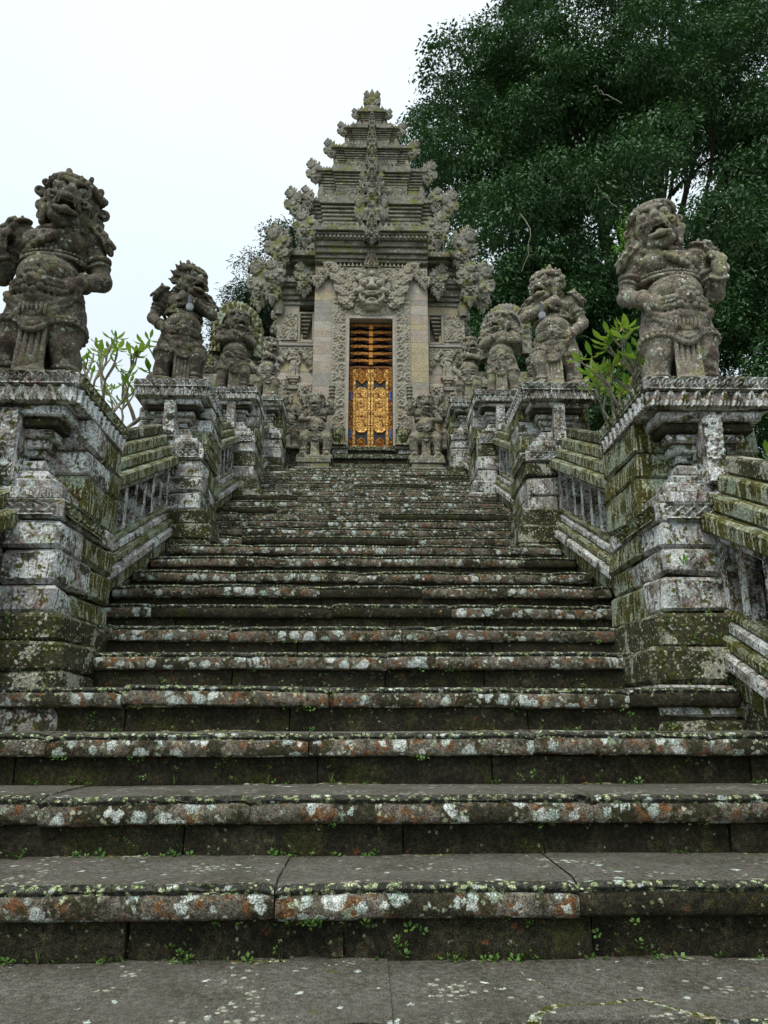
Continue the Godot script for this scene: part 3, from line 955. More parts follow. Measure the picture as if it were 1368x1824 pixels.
func flame_ornament(sd: int) -> Array:
	# a corner piece of curls and flames, 0.6 m wide and 0.85 m high, leaning towards +x
	var r := RandomNumberGenerator.new()
	r.seed = sd
	var g := Field.new(Vector3(-0.42, -0.06, -0.2), Vector3(0.48, 0.96, 0.24), 0.0145)
	g.egg(Vector3(-0.02, 0.2, 0), Vector3(0.24, 0.2, 0.13), 0.03)
	g.egg(Vector3(0.04, 0.48, 0), Vector3(0.23, 0.3, 0.1), 0.04)
	# a goggling face in the lower part
	for s: float in [-1.0, 1.0]:
		g.ball(Vector3(s * 0.09 - 0.02, 0.27, 0.12), 0.045, 0.006)
		g.egg(Vector3(s * 0.14 - 0.02, 0.15, 0.1), Vector3(0.06, 0.05, 0.05), 0.01)
	g.egg(Vector3(-0.02, 0.2, 0.15), Vector3(0.05, 0.06, 0.05), 0.012)
	g.egg(Vector3(-0.02, 0.1, 0.14), Vector3(0.11, 0.03, 0.06), 0.008, Vector3.ZERO, true)
	# curls
	for c: Array in [[-0.2, 0.42, 0.16], [0.25, 0.3, 0.16], [0.16, 0.66, 0.19], [-0.22, 0.1, 0.13], [0.14, 0.87, 0.08]]:
		var dir := 1.0 if r.randf() < 0.5 else -1.0
		g.ball(Vector3(c[0], c[1], 0.03), c[2] * 0.75, 0.01)
		for q in 15:
			var t := q / 14.0
			var a: float = dir * t * 7.5 + r.randf_range(-0.05, 0.05) + c[0] * 3.0
			g.ball(Vector3(c[0] + cos(a) * c[2] * (1.0 - 0.75 * t), c[1] + sin(a) * c[2] * (1.0 - 0.75 * t), 0.05 + 0.09 * t), c[2] * lerpf(0.36, 0.22, t), 0.008)
	# flames along the edge
	for f: Array in [[-0.27, 0.42, -0.35, 0.54], [-0.18, 0.64, -0.24, 0.76], [0.04, 0.76, 0.0, 0.9], [0.17, 0.84, 0.21, 0.95], [0.27, 0.7, 0.36, 0.8], [0.33, 0.5, 0.4, 0.55], [-0.3, 0.18, -0.38, 0.24]]:
		g.bone(Vector3(f[0], f[1], 0), Vector3(f[2], f[3], 0.02), 0.07, 0.018, 0.012)
	# ribs that fan out over the back leaf
	for i in 7:
		var a := lerpf(0.35, PI - 0.25, i / 6.0)
		g.bone(Vector3(0.03 + cos(a) * 0.08, 0.5 + sin(a) * 0.1, 0.07), Vector3(0.05 + cos(a) * 0.3, 0.5 + sin(a) * 0.36, 0.03), 0.03, 0.024, 0.006)
	var n := FastNoiseLite.new()
	n.seed = sd
	n.frequency = 0.2
	return g.surface(n, 0.006)


func hanging_ornament(sd: int) -> Array:
	# a bunch of carved leaves that hangs at a cornice corner, 0.55 m wide and 0.65 m high
	var r := RandomNumberGenerator.new()
	r.seed = sd
	var g := Field.new(Vector3(-0.36, -0.06, -0.16), Vector3(0.36, 0.74, 0.24), 0.0145)
	g.solid(1, Transform3D(Basis(), Vector3(0, 0.45, 0)), Vector3(0.24, 0.16, 0.1), 0.03, false, 0.03)
	g.egg(Vector3(0, 0.32, 0.02), Vector3(0.2, 0.22, 0.1), 0.04)
	for s: float in [-1.0, 1.0]:
		g.ball(Vector3(s * 0.09, 0.44, 0.12), 0.045, 0.006)
		g.bone(Vector3(s * 0.03, 0.5, 0.12), Vector3(s * 0.16, 0.55, 0.09), 0.03, 0.02, 0.008)
		for q in 12:
			var t := q / 11.0
			var a := s * t * 6.5 + PI / 2
			g.ball(Vector3(s * 0.2 + cos(a) * 0.1 * (1.0 - 0.7 * t), 0.34 + sin(a) * 0.1 * (1.0 - 0.7 * t), 0.05 + 0.07 * t), 0.034 - 0.01 * t, 0.008)
		for f in 3:
			g.bone(Vector3(s * (0.06 + 0.08 * f), 0.24 + 0.05 * f, 0.05), Vector3(s * (0.04 + 0.11 * f), 0.03 + 0.1 * f, 0.06), 0.06, 0.02, 0.01)
	g.egg(Vector3(0, 0.38, 0.15), Vector3(0.05, 0.05, 0.05), 0.01)
	g.egg(Vector3(0, 0.29, 0.14), Vector3(0.12, 0.03, 0.06), 0.008, Vector3.ZERO, true)
	g.bone(Vector3(0, 0.22, 0.07), Vector3(0, -0.02, 0.05), 0.07, 0.02, 0.012)
	for i in 9:
		var x := (i - 4) * 0.065
		g.bone(Vector3(x, 0.58, 0.04), Vector3(x * 1.1, 0.7 - absf(x) * 0.3, 0.03), 0.045, 0.015, 0.01)
	var n := FastNoiseLite.new()
	n.seed = sd
	n.frequency = 0.2
	return g.surface(n, 0.012)


func fig_mesh(key: String) -> ArrayMesh:
	var a: Array = built[key]
	return smooth_mesh(a[0], a[1])


func carve_all() -> void:
	# the carved bodies are worked out side by side
	var jobs := {}
	var plan := {
		"left_one": ["fist", 0.0076, 11, 0, false], "right_one": ["fist", 0.0076, 23, 1, true],
		"left_two": ["across", 0.0125, 31, 2, false], "right_two": ["across", 0.0125, 47, 0, true],
		"left_three": ["crossed", 0.0165, 53, 1, false], "right_three": ["crossed", 0.0165, 61, 0, true],
		"left_four": ["across", 0.019, 71, 1, false], "door_left": ["club", 0.018, 83, 1, false],
	}
	for key: String in plan:
		var a: Array = plan[key]
		var p := pose(a[0])
		p.cell = a[1]
		p.seed = a[2]
		p.hair = a[3]
		p.mirror = a[4]
		if key == "left_three":
			p.legs = pose("across").legs
		jobs[key] = guardian.bind(p)
	jobs["mask"] = kala_mask
	jobs["flame"] = flame_ornament.bind(5)
	jobs["hanging"] = hanging_ornament.bind(6)
	jobs["lion"] = crouching_lion.bind(3)
	var ids := []
	for key: String in jobs:
		ids.append(WorkerThreadPool.add_task(_carve.bind(key, jobs[key])))
	for id: int in ids:
		WorkerThreadPool.wait_for_task_completion(id)


func _carve(key: String, job: Callable) -> void:
	var a: Array = job.call()
	lock.lock()
	built[key] = a
	lock.unlock()


# ---------------------------------------------------------------- surfaces

const TS := 1024
var bank := {}


func _bank_one(key: String, kind: String, freq: float, sd: int) -> void:
	var n := FastNoiseLite.new()
	n.seed = sd
	n.frequency = freq
	var h := TS
	if kind == "cell" or kind == "cellvalue":
		n.noise_type = FastNoiseLite.TYPE_CELLULAR
		n.cellular_return_type = FastNoiseLite.RETURN_DISTANCE if kind == "cell" else FastNoiseLite.RETURN_CELL_VALUE
		n.cellular_jitter = 1.0
		n.fractal_type = FastNoiseLite.FRACTAL_NONE
		n.domain_warp_enabled = true
		n.domain_warp_amplitude = 0.35 / freq
		n.domain_warp_frequency = freq * 2.6
		n.domain_warp_fractal_octaves = 2
	else:
		n.noise_type = FastNoiseLite.TYPE_SIMPLEX_SMOOTH
		n.fractal_octaves = 5 if kind == "fbm" else 2
		if kind == "streak":
			h = 128
	var im := n.get_seamless_image(TS, h, false, false, 0.12)
	if h != TS:
		im.resize(TS, TS, Image.INTERPOLATE_CUBIC)
	im.convert(Image.FORMAT_L8)
	lock.lock()
	bank[key] = im.get_data()
	lock.unlock()


func make_bank() -> void:
	var ids := []
	for a: Array in [
		["low", "fbm", 0.006, 1], ["low2", "fbm", 0.005, 2], ["mid", "fbm", 0.016, 3], ["mid2", "fbm", 0.021, 4], ["fine", "fbm", 0.07, 5], ["grain", "grain", 0.3, 6],
		["disc", "cell", 0.027, 7], ["disc_v", "cellvalue", 0.027, 7], ["dot", "cell", 0.075, 8], ["dot_v", "cellvalue", 0.075, 8], ["streak", "streak", 0.05, 9],
	]:
		ids.append(WorkerThreadPool.add_task(_bank_one.bind(a[0], a[1], a[2], a[3])))
	for id: int in ids:
		WorkerThreadPool.wait_for_task_completion(id)


func stone_texture(called: String, base_a: Color, base_b: Color, grain: float, layers: Array) -> void:
	# layers: ["patch", noise, offset, threshold 0..1, softness, colour, height]
	#         ["spots", "disc" or "dot", offset, size 0..1, mask noise, mask offset, mask threshold, colour a, colour b, height]
	var count := TS * TS
	var m := count - 1
	var low: PackedByteArray = bank["low"]
	var mid: PackedByteArray = bank["mid"]
	var fine: PackedByteArray = bank["fine"]
	var gr: PackedByteArray = bank["grain"]
	var c := PackedColorArray()
	c.resize(count)
	var hh := PackedFloat32Array()
	hh.resize(count)
	var go := hash(called) & m
	for i in count:
		var t := clampf((low[(i + go) & m] * 0.4 + mid[(i + go) & m] * 0.6 - 127.0) / 90.0 + 0.5, 0.0, 1.0)
		var f := fine[(i + go) & m]
		c[i] = base_a.lerp(base_b, t)
		hh[i] = 0.35 + (f - 127) * 0.0014
	for l: Array in layers:
		if l[0] == "patch":
			var src: PackedByteArray = bank[l[1]]
			var off: int = l[2]
			var lo: float = l[3] * 255.0
			var k: float = 1.0 / (l[4] * 255.0)
			var col: Color = l[5]
			var up: float = l[6]
			for i in count:
				var t := (src[(i + off) & m] + (fine[(i + off * 3) & m] - 127) * 0.35 - lo) * k
				if t > 0.0:
					t = minf(t, 1.0)
					c[i] = c[i].lerp(col, t * col.a)
					hh[i] += up * t
		else:
			var src: PackedByteArray = bank[l[1]]
			var val: PackedByteArray = bank[l[1] + "_v"]
			var off: int = l[2]
			var size: float = l[3] * 255.0
			var mask: PackedByteArray = bank[l[4]]
			var moff: int = l[5]
			var lo: float = l[6] * 255.0
			var ca: Color = l[7]
			var cb: Color = l[8]
			var up: float = l[9]
			for i in count:
				var j := (i + off) & m
				var cv := val[j]
				var thr := (float((cv * 7) & 255) / 255.0 * 0.75 + 0.25) * size
				thr *= clampf((mask[(i + moff) & m] + cv * 0.25 - lo) * 0.05, 0.0, 1.0)
				var d := src[j]
				if d < thr:
					var edge := clampf((thr - d) / (thr * 0.22), 0.0, 1.0)
					var tone := ca.lerp(cb, float((cv * 13) & 255) / 255.0)
					var inner := 0.86 + 0.14 * clampf(absf(d / thr - 0.55) * 3.0, 0.0, 1.0)
					inner += (fine[(i + off) & m] - 127) * 0.0011
					c[i] = c[i].lerp(Color(tone.r * inner, tone.g * inner, tone.b * inner), edge * tone.a)
					hh[i] += up * edge
	var px := PackedByteArray()
	px.resize(count * 3)
	var hp := PackedByteArray()
	hp.resize(count)
	for i in count:
		var g := 1.0 + (gr[(i + go) & m] - 127) * 0.0078 * grain + (fine[(i + go) & m] - 127) * 0.004 * grain
		var col := c[i]
		px[i * 3] = clampi(int(col.r * g * 255.0), 0, 255)
		px[i * 3 + 1] = clampi(int(col.g * g * 255.0), 0, 255)
		px[i * 3 + 2] = clampi(int(col.b * g * 255.0), 0, 255)
		hp[i] = clampi(int((hh[i] + (gr[(i + go) & m] - 127) * 0.0009) * 255.0), 0, 255)
	var im := Image.create_from_data(TS, TS, false, Image.FORMAT_RGB8, px)
	var hm := Image.create_from_data(TS, TS, false, Image.FORMAT_L8, hp)
	lock.lock()
	built[called] = [im, hm]
	lock.unlock()


func stone_mats(called: String, source: String, tile: float, versions: int, bump: float, tint := Color.WHITE, rough := 0.92, turned := false) -> void:
	# look-alike materials with the pattern in other places
	if not tex.has(source):
		var a: Array = built[source]
		tex[source] = [ImageTexture.create_from_image(a[0]), ImageTexture.create_from_image(a[1])]
	var list := []
	for i in versions:
		var m := StandardMaterial3D.new()
		m.resource_name = called
		m.albedo_texture = tex[source][0]
		m.albedo_color = tint
		m.roughness = rough
		m.metallic_specular = 0.35
		m.heightmap_enabled = true
		m.heightmap_texture = tex[source][1]
		m.heightmap_scale = bump
		m.uv1_triplanar = true
		m.uv1_world_triplanar = true
		m.uv1_triplanar_sharpness = 6.0
		m.uv1_scale = Vector3.ONE / tile
		m.uv1_offset = Vector3(0.37 * i, 0.61 * i, 0.23 * i)
		list.append(m)
	mats[called] = list


func plain(called: String, col: Color, rough := 0.85, metal := 0.0) -> StandardMaterial3D:
	var m := StandardMaterial3D.new()
	m.resource_name = called
	m.albedo_color = col
	m.roughness = rough
	m.metallic = metal
	mats[called] = [m]
	return m


func make_materials() -> void:
	make_bank()
	var white := Color(0.80, 0.83, 0.80, 0.95)
	var white2 := Color(0.66, 0.73, 0.70, 0.9)
	var jobs := [
		# worn nosings: brown grey with rust orange and pale discs of lichen
		["nosing", Color(0.345, 0.33, 0.285), Color(0.45, 0.425, 0.38), 0.7, [
			["patch", "mid2", 3000, 0.61, 0.16, Color(0.45, 0.285, 0.16, 0.75), 0.0], ["patch", "low2", 9000, 0.55, 0.1, Color(0.20, 0.195, 0.14, 0.9), 0.04], ["patch", "mid", 70000, 0.66, 0.08, Color(0.21, 0.21, 0.13, 0.8), 0.06],
			["patch", "mid2", 250000, 0.76, 0.05, Color(0.52, 0.58, 0.50, 0.8), 0.08],
			["spots", "dot", 500, 0.40, "mid", 1200, 0.68, Color(0.62, 0.66, 0.52, 0.9), Color(0.74, 0.76, 0.68, 0.9), 0.12], ["spots", "disc", 12000, 0.50, "low", 40000, 0.55, white, white2, 0.14]]],
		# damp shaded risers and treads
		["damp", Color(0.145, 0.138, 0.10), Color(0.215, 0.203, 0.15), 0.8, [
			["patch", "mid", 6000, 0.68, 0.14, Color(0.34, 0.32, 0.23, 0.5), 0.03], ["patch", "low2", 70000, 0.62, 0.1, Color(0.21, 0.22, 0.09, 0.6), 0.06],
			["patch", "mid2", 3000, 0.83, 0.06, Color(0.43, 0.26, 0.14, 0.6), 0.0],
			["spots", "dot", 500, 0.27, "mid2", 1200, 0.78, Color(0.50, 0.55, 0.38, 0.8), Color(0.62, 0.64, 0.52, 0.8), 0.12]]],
		["tread", Color(0.325, 0.315, 0.28), Color(0.375, 0.365, 0.335), 0.55, [
			["patch", "low2", 6000, 0.60, 0.18, Color(0.27, 0.265, 0.22, 0.7), 0.03], ["patch", "mid", 70000, 0.84, 0.08, Color(0.33, 0.33, 0.12, 0.7), 0.06],
			["spots", "dot", 500, 0.42, "low2", 1200, 0.76, Color(0.62, 0.64, 0.54, 0.9), Color(0.70, 0.70, 0.64, 0.9), 0.12], ["spots", "disc", 12000, 0.26, "mid2", 40000, 0.82, white, white2, 0.14]]],
		# the dark rounded lip of each step, crusted yellow green
		["lip", Color(0.19, 0.19, 0.165), Color(0.26, 0.26, 0.23), 0.9, [
			["patch", "mid", 6000, 0.72, 0.12, Color(0.25, 0.25, 0.12, 0.8), 0.03],
			["spots", "dot", 500, 0.52, "mid2", 1200, 0.52, Color(0.52, 0.59, 0.40, 0.95), Color(0.68, 0.72, 0.56, 0.95), 0.2], ["spots", "disc", 12000, 0.28, "low", 40000, 0.62, white, white2, 0.14]]],
		# pale lichened pier stone
		["pale", Color(0.55, 0.53, 0.505), Color(0.65, 0.635, 0.615), 0.6, [
			["patch", "mid2", 4000, 0.70, 0.08, Color(0.43, 0.31, 0.27, 0.8), 0.0], ["patch", "low2", 9000, 0.58, 0.1, Color(0.49, 0.48, 0.49, 0.8), 0.0],
			["patch", "low", 500000, 0.50, 0.05, Color(0.82, 0.84, 0.83, 0.95), 0.1], ["patch", "mid2", 700000, 0.67, 0.07, Color(0.31, 0.31, 0.12, 0.9), 0.08], ["patch", "low2", 390000, 0.62, 0.08, Color(0.20, 0.20, 0.155, 0.9), 0.03], ["patch", "streak", 700, 0.68, 0.06, Color(0.30, 0.29, 0.26, 0.7), 0.0],
			["spots", "dot", 500, 0.36, "mid", 1200, 0.66, Color(0.56, 0.42, 0.36, 0.7), Color(0.80, 0.82, 0.74, 0.9), 0.1], ["spots", "disc", 12000, 0.36, "low", 40000, 0.56, white, white2, 0.12]]],
		# moss with pale vertical runs
		["moss", Color(0.235, 0.235, 0.10), Color(0.335, 0.33, 0.13), 0.8, [
			["patch", "low2", 4000, 0.58, 0.12, Color(0.46, 0.48, 0.40, 0.9), 0.0], ["patch", "mid", 9000, 0.66, 0.1, Color(0.19, 0.18, 0.09, 0.8), 0.05], ["patch", "streak", 500, 0.60, 0.05, Color(0.68, 0.69, 0.62, 0.8), 0.06],
			["patch", "mid2", 90000, 0.78, 0.08, Color(0.45, 0.34, 0.26, 0.7), 0.0], ["patch", "low", 300000, 0.62, 0.06, Color(0.56, 0.60, 0.54, 0.85), 0.02], ["spots", "dot", 500, 0.30, "mid2", 1200, 0.70, Color(0.64, 0.66, 0.52, 0.8), Color(0.78, 0.79, 0.70, 0.9), 0.12]]],
		# dark damp blocks at the foot of the piers
		["soaked", Color(0.19, 0.19, 0.13), Color(0.29, 0.275, 0.20), 0.8, [
			["patch", "mid2", 4000, 0.62, 0.1, Color(0.27, 0.29, 0.09, 0.8), 0.05], ["patch", "low2", 9000, 0.62, 0.05, Color(0.64, 0.64, 0.58, 0.9), 0.1], ["patch", "mid", 400000, 0.76, 0.05, Color(0.70, 0.70, 0.64, 0.9), 0.1],
			["spots", "dot", 500, 0.36, "mid2", 1200, 0.62, Color(0.62, 0.64, 0.52, 0.9), Color(0.76, 0.77, 0.70, 0.9), 0.12]]],
		# weathered statues
		["figure", Color(0.38, 0.355, 0.32), Color(0.46, 0.44, 0.395), 0.55, [
			["patch", "low2", 4000, 0.57, 0.12, Color(0.26, 0.225, 0.20, 0.85), 0.0], ["patch", "mid", 9000, 0.68, 0.05, Color(0.56, 0.60, 0.53, 0.85), 0.04], ["patch", "low", 200000, 0.64, 0.1, Color(0.47, 0.47, 0.32, 0.6), 0.03],
			["patch", "mid2", 500000, 0.80, 0.06, Color(0.38, 0.27, 0.25, 0.7), 0.0],
			["spots", "dot", 500, 0.30, "mid", 1200, 0.74, Color(0.58, 0.62, 0.50, 0.8), Color(0.72, 0.74, 0.66, 0.8), 0.08], ["spots", "disc", 12000, 0.24, "low", 40000, 0.68, white, white2, 0.06]]],
		# smooth building sandstone
		["sand", Color(0.645, 0.625, 0.58), Color(0.71, 0.69, 0.645), 0.4, [
			["patch", "low2", 4000, 0.58, 0.2, Color(0.70, 0.65, 0.54, 0.6), 0.0], ["patch", "mid2", 9000, 0.74, 0.14, Color(0.52, 0.51, 0.49, 0.6), 0.0], ["patch", "low", 100000, 0.72, 0.14, Color(0.69, 0.62, 0.57, 0.6), 0.0]]],
		# weathered upper tiers
		["tower", Color(0.425, 0.42, 0.39), Color(0.525, 0.52, 0.485), 0.6, [
			["patch", "low2", 4000, 0.62, 0.12, Color(0.30, 0.295, 0.27, 0.8), 0.0], ["patch", "mid", 9000, 0.66, 0.1, Color(0.64, 0.63, 0.56, 0.8), 0.03], ["patch", "low", 200000, 0.64, 0.1, Color(0.44, 0.45, 0.25, 0.75), 0.03],
			["patch", "mid2", 380000, 0.82, 0.06, Color(0.45, 0.32, 0.29, 0.6), 0.0]]],
	]
	var ids := []
	for j: Array in jobs:
		ids.append(WorkerThreadPool.add_task(stone_texture.bind(j[0], j[1], j[2], j[3], j[4])))
	for id: int in ids:
		WorkerThreadPool.wait_for_task_completion(id)
	stone_mats("nosing", "nosing", 2.3, 4, 0.5)
	stone_mats("damp", "damp", 2.3, 4, 0.5)
	stone_mats("tread", "tread", 2.3, 4, 0.2)
	stone_mats("lip", "lip", 1.9, 4, 0.6)
	stone_mats("pale", "pale", 2.1, 4, 0.6)
	stone_mats("moss", "moss", 2.0, 4, 0.6)
	stone_mats("soaked", "soaked", 2.1, 4, 0.8)
	stone_mats("figure", "figure", 1.7, 3, 0.18, Color(0.86, 0.85, 0.83))
	stone_mats("figure_pale", "figure", 1.7, 2, 0.18, Color(1.16, 1.16, 1.15))
	stone_mats("sand", "sand", 3.0, 3, 0.25)
	stone_mats("sand_warm", "sand", 3.0, 2, 0.25, Color(1.0, 0.97, 0.86))
	stone_mats("sand_rose", "sand", 3.0, 2, 0.25, Color(0.97, 0.94, 0.92))
	stone_mats("sand_grey", "sand", 3.0, 2, 0.25, Color(0.88, 0.89, 0.90))
	stone_mats("carved", "sand", 2.2, 2, 0.3, Color(0.92, 0.92, 0.89))
	stone_mats("tower", "tower", 3.6, 3, 0.3, Color(1.05, 1.05, 1.03))
	stone_mats("bark", "figure", 1.2, 1, 1.0, Color(0.55, 0.52, 0.48))
	stone_mats("soil", "soaked", 3.0, 1, 1.0, Color(0.8, 0.8, 0.7))
	stone_mats("twig", "figure", 0.5, 1, 0.4, Color(1.3, 1.3, 1.28))
	plain("gold", Color(0.66, 0.45, 0.19), 0.4, 0.6)
	plain("gold_bright", Color(0.90, 0.72, 0.42), 0.36, 0.6)
	plain("gold_dark", Color(0.42, 0.23, 0.10), 0.5, 0.3)
	plain("black_wood", Color(0.13, 0.115, 0.11), 0.6)
	plain("blue_paint", Color(0.22, 0.42, 0.68), 0.6)
	plain("glass_white", Color(0.55, 0.57, 0.60), 0.2)
	plain("socket", Color(0.30, 0.31, 0.33), 0.5)
	for k: Array in [["leaf_dark", Color(1, 1, 1), 0.5], ["leaf_fresh", Color(1, 1, 1), 0.4]]:
		var m := plain(k[0], k[1], k[2])
		m.vertex_color_use_as_albedo = true
		m.metallic_specular = 0.4
		m.backlight_enabled = true
		m.backlight = Color(0.35, 0.4, 0.2)
	for k: Array in [["frangipani_leaf", Color(0.24, 0.47, 0.13)], ["frangipani_leaf_young", Color(0.36, 0.58, 0.17)], ["frangipani_leaf_deep", Color(0.17, 0.38, 0.12)], ["frangipani_leaf_yellow", Color(0.60, 0.53, 0.17)]]:
		var m := plain(k[0], k[1], 0.42)
		m.backlight_enabled = true
		m.backlight = Color(0.5, 0.6, 0.2)
	plain("straw", Color(0.62, 0.55, 0.40), 0.8)


# ---------------------------------------------------------------- the stair

func swept_stone(x0: float, x1: float, y: float, z: float, prof: Array, split: Array, segs: int, sd: int, worn: float, surf: Array, tilt := 0.0) -> ArrayMesh:
	# a stone running along x: prof holds (forward, up) points from the back of the tread round the nosing; each run between two indices of split is one smooth face
	var n := FastNoiseLite.new()
	n.seed = sd
	n.frequency = 1.7
	n.fractal_octaves = 3
	var m := ArrayMesh.new()
	var pts := []
	for i in segs + 1:
		var t := float(i) / segs
		var x := lerpf(x0, x1, t)
		var ends := 0.012 if i == 0 or i == segs else 0.0
		var row := []
		for j in prof.size():
			var p: Vector2 = prof[j]
			var w := worn if p.x > -0.2 else 0.0
			var chip := maxf(0.0, n.get_noise_3d(x * 3.1, 40.0, sd * 0.37) - 0.22) * 0.11 if j > 2 and j < 7 else 0.0
			var fz := p.x - chip + n.get_noise_3d(x, p.y * 4.0, sd) * w * 2.0 - ends * (1.0 if p.x > -0.06 else 0.0)
			var fy := p.y + n.get_noise_3d(x * 0.8, 7.0, sd) * w - (ends if p.y > -0.035 and p.x > -0.06 else 0.0)
			row.append(Vector3(x, y + fy + tilt * (t - 0.5) - chip * (0.6 if j < 5 else 0.0), -z + fz))
		pts.append(row)
	for s in split.size() - 1:
		var v := PackedVector3Array()
		var idx := PackedInt32Array()
		var cols: int = split[s + 1] - split[s] + 1
		for i in segs + 1:
			for j in cols:
				v.append(pts[i][split[s] + j])
		for i in segs:
			for j in cols - 1:
				var a := i * cols + j
				idx.append_array([a, a + 1, a + cols + 1, a, a + cols + 1, a + cols])
		smooth_mesh(v, idx, surf[s], m)
	var caps := Shape.new()
	var mid := Vector3((x0 + x1) / 2, y - 0.08, -z - 0.1)
	caps.face(pts[0], mid)
	caps.face(pts[segs], mid)
	caps.mesh(surf[surf.size() - 1], m)
	return m


func build_stair() -> void:
	var stair := thing("stone_staircase", "long mossy stone staircase climbing between the guardian piers to the gate", "staircase")
	# back of tread, rounded lip, groove, leaning nosing face, underside
	var top := [Vector2(-0.66, 0.0), Vector2(-0.10, 0.0), Vector2(-0.03, -0.001), Vector2(-0.010, -0.004), Vector2(0.0, -0.013), Vector2(0.0, -0.021), Vector2(-0.009, -0.028), Vector2(-0.010, -0.033), Vector2(-0.002, -0.042), Vector2(0.002, -0.07), Vector2(-0.004, -0.10), Vector2(-0.014, -0.112), Vector2(-0.08, -0.114)]
	var low := [Vector2(-0.15, -0.112), Vector2(-0.052, -0.113), Vector2(-0.046, -0.120), Vector2(-0.046, -0.17), Vector2(-0.048, -0.235), Vector2(-0.06, -0.26)]
	for k in range(-3, 27):
		var step := part(stair, "step")
		var z := FIRST + RUN * k
		var y := RISE * k
		var half := 2.16 if k > 3 else 2.55
		var lift := rng.randf_range(-0.008, 0.008)
		var segs := 30 if k < 3 else 16 if k < 8 else 4
		var long := 1.25 if k < 12 else 1.6
		if k == 26:
			top[0] = Vector2(-1.6, 0.0)
		var x := -half - rng.randf_range(0.0, 0.8)
		while x < half:
			var w := long * rng.randf_range(0.62, 1.35)
			var sd := rng.randi() % 100000
			var t: Material = any("tread")
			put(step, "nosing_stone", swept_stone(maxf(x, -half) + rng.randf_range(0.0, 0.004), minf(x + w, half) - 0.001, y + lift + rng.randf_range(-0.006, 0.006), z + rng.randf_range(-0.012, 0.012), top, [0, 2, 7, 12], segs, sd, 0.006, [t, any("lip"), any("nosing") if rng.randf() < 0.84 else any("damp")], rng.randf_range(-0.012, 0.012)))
			x += w
		x = -half - rng.randf_range(0.0, 0.8)
		while x < half:
			var w := long * rng.randf_range(0.5, 1.2)
			var sd := rng.randi() % 100000
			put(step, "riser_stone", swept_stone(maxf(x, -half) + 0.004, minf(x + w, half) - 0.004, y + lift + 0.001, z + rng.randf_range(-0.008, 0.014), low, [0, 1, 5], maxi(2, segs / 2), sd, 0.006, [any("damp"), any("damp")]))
			x += w
	# the broken corner of the lowest tread, bedded in moss, and mossy cracks in its surface
	var rim := PackedVector2Array()
	for i in 25:
		var t := i / 24.0
		rim.append(Vector2(lerpf(0.46, 0.98, t), 2.285 + 0.15 * pow(sin(PI * t), 0.7) + 0.03 * sin(t * 11.0) * sin(PI * t)) + Vector2(rng.randf_range(-0.008, 0.008), rng.randf_range(-0.01, 0.01)))
	for q: Array in [["moss_bed", 0.0, 0.009, "moss"], ["broken_corner", 0.035, 0.011, "tread"]]:
		var chip := Shape.new()
		var low_pts := []
		var high_pts := []
		for p: Vector2 in rim:
			var w := p.lerp(Vector2(0.72, 2.28), q[1] / 0.25)
			low_pts.append(P(w.x, -0.02, w.y))
			high_pts.append(P(w.x, q[2] + 0.002 * sin(w.x * 40.0), w.y))
		var mid := P(0.72, -0.01, 2.34)
		chip.face(high_pts, mid)
		for i in rim.size():
			var j := (i + 1) % rim.size()
			chip.face([low_pts[i], low_pts[j], high_pts[j], high_pts[i]], mid)
		put(stair, q[0], chip.mesh(), any(q[3]))
	for line: Array in [[Vector2(-0.28, 2.74), Vector2(-0.34, 2.62), Vector2(-0.31, 2.58), Vector2(-0.42, 2.47), Vector2(-0.48, 2.36)], [Vector2(-0.31, 2.58), Vector2(-0.2, 2.54), Vector2(-0.12, 2.42), Vector2(-0.08, 2.34)], [Vector2(0.52, 2.75), Vector2(0.56, 2.62), Vector2(0.6, 2.55)]]:
		var pts := PackedVector3Array()
		var rad := PackedFloat32Array()
		for i in line.size() - 1:
			for k in 4:
				var w: Vector2 = (line[i] as Vector2).lerp(line[i + 1], k / 4.0)
				pts.append(P(w.x + rng.randf_range(-0.006, 0.006), -0.002, w.y + rng.randf_range(-0.006, 0.006)))
				rad.append(rng.randf_range(0.003, 0.0065))
		var vein := Shape.new()
		vein.tube(pts, rad, 5)
		put(stair, "moss_line", vein.mesh(), any("moss"))
	# door steps on the landing
	var rises := [[1.12, 16.55, 6.52], [0.93, 16.75, 6.83], [0.93, 17.0, 7.12]]
	for r: Array in rises:
		var step := part(stair, "step")
		var n := 3
		for i in n:
			var w: float = 2.0 * r[0] / n
			block(step, "nosing_stone", GATE_X - r[0] + w * i + 0.003, GATE_X - r[0] + w * (i + 1) - 0.003, r[2] - 0.11, r[2], r[1], 17.3, any("lip"), 0.015, 0.006, 0.004)
			block(step, "riser_stone", GATE_X - r[0] + w * i + 0.003, GATE_X - r[0] + w * (i + 1) - 0.003, r[2] - 0.34, r[2] - 0.115, r[1] + 0.05, 17.3, any("damp"), 0.012, 0.006, 0.004)
	# thin moss in the corner where riser meets tread
	for k in 7:
		var x := -2.0
		while x < 2.0:
			var l := rng.randf_range(0.08, 0.5)
			if rng.randf() < 0.5:
				var pts := PackedVector3Array()
				var rad := PackedFloat32Array()
				for i in 7:
					pts.append(P(x + l * i / 6.0, RISE * k - 0.001, FIRST + RUN * (k + 1) + 0.04 + rng.randf_range(-0.006, 0.004)))
					rad.append(rng.randf_range(0.004, 0.012) * (0.3 if i == 0 or i == 6 else 1.0))
				var strip := Shape.new()
				strip.tube(pts, rad, 6)
				put(stair, "moss_line", strip.mesh(), any("moss"))
			x += l + rng.randf_range(0.05, 0.5)
	block(stair, "landing_slab", -2.2, 2.2, 6.05, 6.225, 16.6, 18.0, any("tread"), 0.01)


# ---------------------------------------------------------------- piers and balustrades

